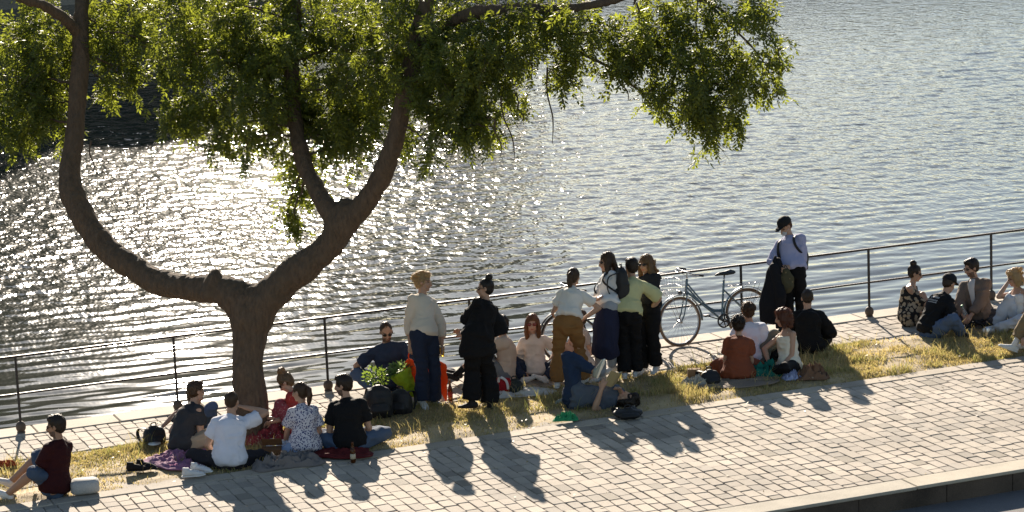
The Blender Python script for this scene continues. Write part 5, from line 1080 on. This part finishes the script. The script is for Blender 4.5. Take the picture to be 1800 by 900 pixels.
# plants -------------------------------------------------------------------
def leafball(c, R3, n, size, m, name, parent, seed, up=.5):
    r = np.random.default_rng(seed); P = r.normal(0, .5, (n, 3)); P /= np.maximum(1, np.linalg.norm(P, axis=1))[:, None]; P = P * np.array(R3) + np.array(c)
    d = (P - np.array(c)) * 2 + r.normal(0, .05, (n, 3)); d[:, 2] += .04 * up; d /= np.linalg.norm(d, axis=1)[:, None]; w = np.cross(d, r.normal(0, 1, (n, 3))); w /= np.linalg.norm(w, axis=1)[:, None]; s = size * r.uniform(.6, 1.3, n)[:, None]; nn = np.cross(d, w)
    V = np.stack([P, P + d * s * .45 + w * s * .28 + nn * s * .08, P + d * s, P + d * s * .45 - w * s * .28 + nn * s * .08], 1).reshape(-1, 3); k = np.arange(n)[:, None] * 4
    return link(name, fastmesh(name, V, np.concatenate([k + [0, 1, 2], k + [0, 2, 3]]), 3), m, parent)
ml = leafmat('herb_leaf', (.04, .09, .02), (.10, .17, .04), (.36, .50, .07), .4)
t = thing('potted_plant', 'leafy green plant in a dark pot behind the large black backpack', 'plant', G(664, 716)); g = Geo(); g.loft([(0, 0, 0), (0, 0, .14), (0, 0, .16)], [.07, .095, .10], None, 20, (0, 0)); g.obj('pot', plain('pot_plastic', (.03, .025, .022), .6), t)
g = Geo(); r = random.Random(4)
for i in range(14): a = r.uniform(0, 6.28); e = r.uniform(.04, .17); g.tube([(0, 0, .15), (math.cos(a) * e * .5, math.sin(a) * e * .5, .30), (math.cos(a) * e, math.sin(a) * e, r.uniform(.36, .50))], [.005, .004, .002], 5)
g.obj('stems', plain('stem_green', (.08, .12, .03)), t); leafball((0, 0, .40), (.14, .14, .11), 200, .055, ml, 'leaves', t, 6)
t = thing('bouquet', 'bunch of greenery in a bright lime green paper wrapping', 'bouquet', G(724, 712)); ax_ = (ZU * .75 - RH * .42 + FH * .1).normalized(); g = Geo(); b0 = Vector((0, 0, .10)) + RH * .06
g.loft([b0, b0 + ax_ * .14, b0 + ax_ * .30, b0 + ax_ * .38], [(.03, .03), (.09, .07), (.17, .12), (.20, .14)], FH, 24, (.3, 0)); link('wrapping', remesh(g, 'wrapping', .009, 1, .012, 11, 6), cloth('lime_paper', (.50, .62, .05), trans=.55, rough=.5), t)
g = Geo(); g.loft([b0 - ax_ * .02, b0 - ax_ * .12, b0 - ax_ * .18], [(.035, .03), (.06, .05), (.09, .05)], FH, 20, (0, 0)); link('paper_skirt', remesh(g, 'paper_skirt', .009, 1, .008, 11, 7), cloth('white_paper', (.62, .62, .56), trans=.4), t); leafball(tuple(b0 + ax_ * .40), (.13, .13, .08), 260, .06, leafmat('bouquet_leaf', (.04, .08, .03), (.09, .13, .06), (.25, .35, .10), .4), 'leaves', t, 8)
# print on the back of the black T-shirt
from mathutils.bvhtree import BVHTree
q = PE['capblack']; sh_ = [c for c in q['root'].children if c.name.startswith('t_shirt')][0]; bv = BVHTree.FromPolygons([v.co[:] for v in sh_.data.vertices], [p.vertices[:] for p in sh_.data.polygons])
V, F = [], []; rr = random.Random(2); bdir = q['shF']
for row, (t_, hgt) in enumerate(((.80, .026), (.735, .009), (.71, .009), (.66, .012))):
    u = -.085
    while u < .085:
        w_ = rr.uniform(.010, .026) if row else .013; quad = []
        for du, dv in ((0, 0), (w_, 0), (w_, hgt), (0, hgt)):
            p = q['sp'](t_) + q['sd'] * dv + q['sh'] * (u + du) - q['B'] - bdir * .4; h_ = bv.ray_cast(p, bdir, .8)
            if h_[0] is None: break
            quad.append(h_[0] - bdir * .003)
        if len(quad) == 4: b = len(V); V += quad; F.append((b, b + 1, b + 2, b + 3))
        u += w_ + .005
if F:
    me = bpy.data.meshes.new('print'); me.from_pydata(V, [], F); link('print', me, cloth('print_white', (.4, .4, .4)), sh_)
# bicycles -----------------------------------------------------------------
def bicycle(label, x0, t0, frame, tyre, lean=.05, basket=True, turn=0.0, mix=True):
    """local x along the quay from the front axle, z up"""
    T = thing('bicycle', label, 'bicycle', (x0, -t0, 0)); k = math.tan(lean)
    def L(x, y, z): return Vector((x, y + z * k, z))
    R = .34; mt = plain('tyre_' + tyre[0], tyre[1], .8); mm = plain('steel', (.45, .45, .46), .3, .9); mf = plain('frame_' + frame[0], frame[1], .35, .2, coat=.5); mk = plain('bike_black', (.015, .015, .016), .6)
    def wheel(cx, nm, yaw=0):
        c = Vector((cx, 0, R)); fx = Vector((math.cos(yaw), math.sin(yaw), 0))
        def at(a, r, y=0):
            p = fx * (r * math.cos(a)) + Vector((0, 0, r * math.sin(a))) + Vector((-math.sin(yaw), math.cos(yaw), 0)) * y
            p = p + Vector((cx, 0, R)); return L(p.x, p.y, p.z)
        def torus(rr, rt, n=64, mnr=8):
            V, F = [], []
            for i in range(n):
                for j in range(mnr):
                    b = 2 * PI * j / mnr; V.append(at(2 * PI * i / n, rr + rt * math.cos(b), rt * math.sin(b)))
            for i in range(n):
                for j in range(mnr): F.append((i * mnr + j, ((i + 1) % n) * mnr + j, ((i + 1) % n) * mnr + (j + 1) % mnr, i * mnr + (j + 1) % mnr))
            g = Geo(); g.add(V, F); return g
        g = torus(R - .017, .017); w = g.obj('wheel', mt, T); g = torus(R - .040, .009); g.obj('rim', mm, w)
        g = Geo()
        for i in range(32):
            a = 2 * PI * i / 32; s = 1 if i % 2 else -1; b = a + (.35 if i % 4 < 2 else -.35); g.tube([at(b, .02, s * .03), at(a, R - .045, 0)], .0014, 4)
        g.tube([at(0, 0, -.05), at(0, 0, .05)], .018, 10, (.5, .5)); g.obj('spokes', mm, w)
        g = Geo(); P = [at(math.radians(a_), R + .022) for a_ in range(-5, 190, 8)]; g.loft(P, [(.028, .006)] * len(P), Vector((-math.sin(yaw), math.cos(yaw), 0)), 10, (0, 0)); g.obj('mudguard', mf if mix else mk, T)
        return at
    wheel(0, 'f', turn); wheel(1.04, 'r')
    g = Geo(); tub = lambda P, r: g.tube(spline([L(*p) for p in P], [1] * len(P), 5)[0], r, 10, (.5, .5))
    tub([(.165, 0, .90), (.128, 0, .72)], .018); tub([(.14, 0, .735), (.64, 0, .29)], .0165)
    if mix:
        tub([(.155, 0, .85), (.38, 0, .56), (.50, 0, .455), (.60, 0, .43), (.675, 0, .43)], .0125); tub([(.15, 0, .80), (.36, 0, .54), (.49, 0, .435), (.60, 0, .41), (.67, 0, .41)], .0125)
    else: tub([(.16, 0, .87), (.70, 0, .80)], .015)
    tub([(.72, 0, .82), (.635, 0, .285)], .0155)
    for s in (1, -1):
        tub([(.635, s * .03, .29), (1.04, s * .055, .34)], .009); tub([(.70, s * .02, .70), (1.04, s * .055, .34)], .008)
    g.obj('frame', mf, T); g = Geo()
    for s in (1, -1): g.tube(spline([L(.125, s * .045, .70), L(.09, s * .05, .56), L(.05, s * .05, .43), L(0, s * .05, .34)], [1] * 4, 5)[0], .010, 8, (.5, .5))
    g.tube([L(.128, -.05, .705), L(.128, .05, .705)], .013, 8, (.5, .5)); g.obj('fork', mf, T)
    g = Geo(); g.tube([L(.165, 0, .88), L(.175, 0, 1.0), L(.12, 0, 1.02)], .012, 8, (.5, .5)); P, _ = spline([L(.26, -.27, .985), L(.15, -.25, 1.01), L(.10, -.12, 1.03), L(.11, 0, 1.02), L(.10, .12, 1.03), L(.15, .25, 1.01), L(.26, .27, .985)], [1] * 7, 5); g.tube(P, .010, 8, (.5, .5)); hb = g.obj('handlebar', mm, T)
    for s in (1, -1):
        g = Geo(); g.tube([L(.17, s * .252, 1.006), L(.285, s * .275, .98)], .016, 10, (.5, .5)); g.obj('grip', mk, hb); g = Geo(); g.tube([L(.12, s * .22, 1.0), L(.20, s * .235, .965)], .005, 6, (.5, .5)); g.obj('brake_lever', mm, hb)
    g = Geo(); g.tube([L(.715, 0, .78), L(.735, 0, .89)], .013, 10); g.obj('seat_post', mm, T)
    g = Geo(); g.loft([L(.60, 0, .905), L(.66, 0, .915), L(.76, 0, .915), L(.85, 0, .925), L(.875, 0, .925)], [(.018, .014), (.030, .024), (.070, .028), (.095, .030), (.07, .022)], Vector((0, 1, 0)), 16); link('saddle', remesh(g, 'saddle', .009, 3), mk, T)
    g = Geo(); c = L(.635, 0, .285)
    V, F = [], []; n = 40
    for y in (-.062, -.056):
        for rr in (.072, .095):
            for i in range(n): a = 2 * PI * i / n; V.append(L(.635 + rr * math.cos(a), y, .285 + rr * math.sin(a)))
    for i in range(n):
        j = (i + 1) % n; F += [(i, j, n + j, n + i), (2 * n + i, 3 * n + i, 3 * n + j, 2 * n + j), (n + i, n + j, 3 * n + j, 3 * n + i), (i, 2 * n + i, 2 * n + j, j)]
    g.add(V, F)
    for i in range(5): a = i * 2 * PI / 5; g.box(L(.635 + .04 * math.cos(a), -.059, .285 + .04 * math.sin(a)), (.036, .003, .007), (Vector((math.cos(a), 0, math.sin(a))), Vector((0, 1, 0)), Vector((-math.sin(a), 0, math.cos(a)))))
    g.obj('chainring', mk, T)
    g = Geo()
    for s, a in ((-1, math.radians(-20)), (1, math.radians(160))):
        e = (.635 + .17 * math.cos(a), s * .085, .285 + .17 * math.sin(a)); g.tube([L(.635, s * .07, .285), L(*e)], .008, 8, (.5, .5)); g.box(L(e[0], s * .13, e[2]), (.04, .035, .010))
    g.tube([L(.635, -.09, .285), L(.635, .09, .285)], .012, 8); g.obj('cranks', mk, T)
    g = Geo(); g.tube([L(.64, -.059, .378), L(1.04, -.05, .372)], .004, 5); g.tube([L(.64, -.059, .192), L(1.04, -.05, .308)], .004, 5); g.obj('chain', mk, T)
    g = Geo()
    for s in (1, -1): g.tube([L(.80, s * .05, .73), L(1.24, s * .06, .74), L(1.04, s * .055, .34)], .005, 6, (.5, .5))
    for a in range(5): g.tube([L(.84 + a * .09, -.055, .735), L(.84 + a * .09, .055, .735)], .004, 6)
    g.obj('luggage_rack', mm, T)
    g = Geo(); g.ell(L(.04, -.01, .73), (.035, .03, .03), None, 12); g.obj('headlight', mk, T)
    g = Geo(); g.ell(L(1.37, 0, .55), (.015, .02, .02), None, 8); g.obj('rear_light', plain('red_light', (.4, .02, .02), .3), T)
    if basket:
        g = Geo(); x0_, x1_, z0, z1 = -.26, .06, .74, .99
        for z in (z0, z0 + .08, z0 + .165, z1):
            e = .02 * (z - z0) / .25
            P = [L(x0_ - e, -.15 - e, z), L(x1_ + e, -.15 - e, z), L(x1_ + e, .15 + e, z), L(x0_ - e, .15 + e, z)]
            for i in range(4): g.tube([P[i], P[(i + 1) % 4]], .0022 if z < z1 else .004, 5)
        for i in range(9):
            x = x0_ + (x1_ - x0_) * i / 8
            for s in (-1, 1): g.tube([L(x, s * .15, z0), L(x, s * .17, z1)], .0016, 4)
            y = -.15 + .3 * i / 8; g.tube([L(x0_, y, z0), L(x0_ - .02, y, z1)], .0016, 4); g.tube([L(x0_, y, z0), L(x1_, y, z0)], .0016, 4)
        for s in (1, -1): g.tube([L(-.14, s * .1, .745), L(0, s * .06, .34)], .004, 5)
        g.obj('basket', plain('wire', (.5, .5, .5), .4, .8), T)
    return T
c = G(1198, 609); bicycle('blue-grey step-through bicycle with wire basket leaning on the railing', c.x, .20, ('blue', (.07, .12, .155)), ('brown', (.16, .10, .06)), .14, True, 0.12)
c = G(990, 636); bicycle('black bicycle behind the standing group, only its wheel edges and grip showing', c.x, .20, ('black', (.015, .015, .016)), ('black', (.02, .02, .02)), .14, False, .1, False)
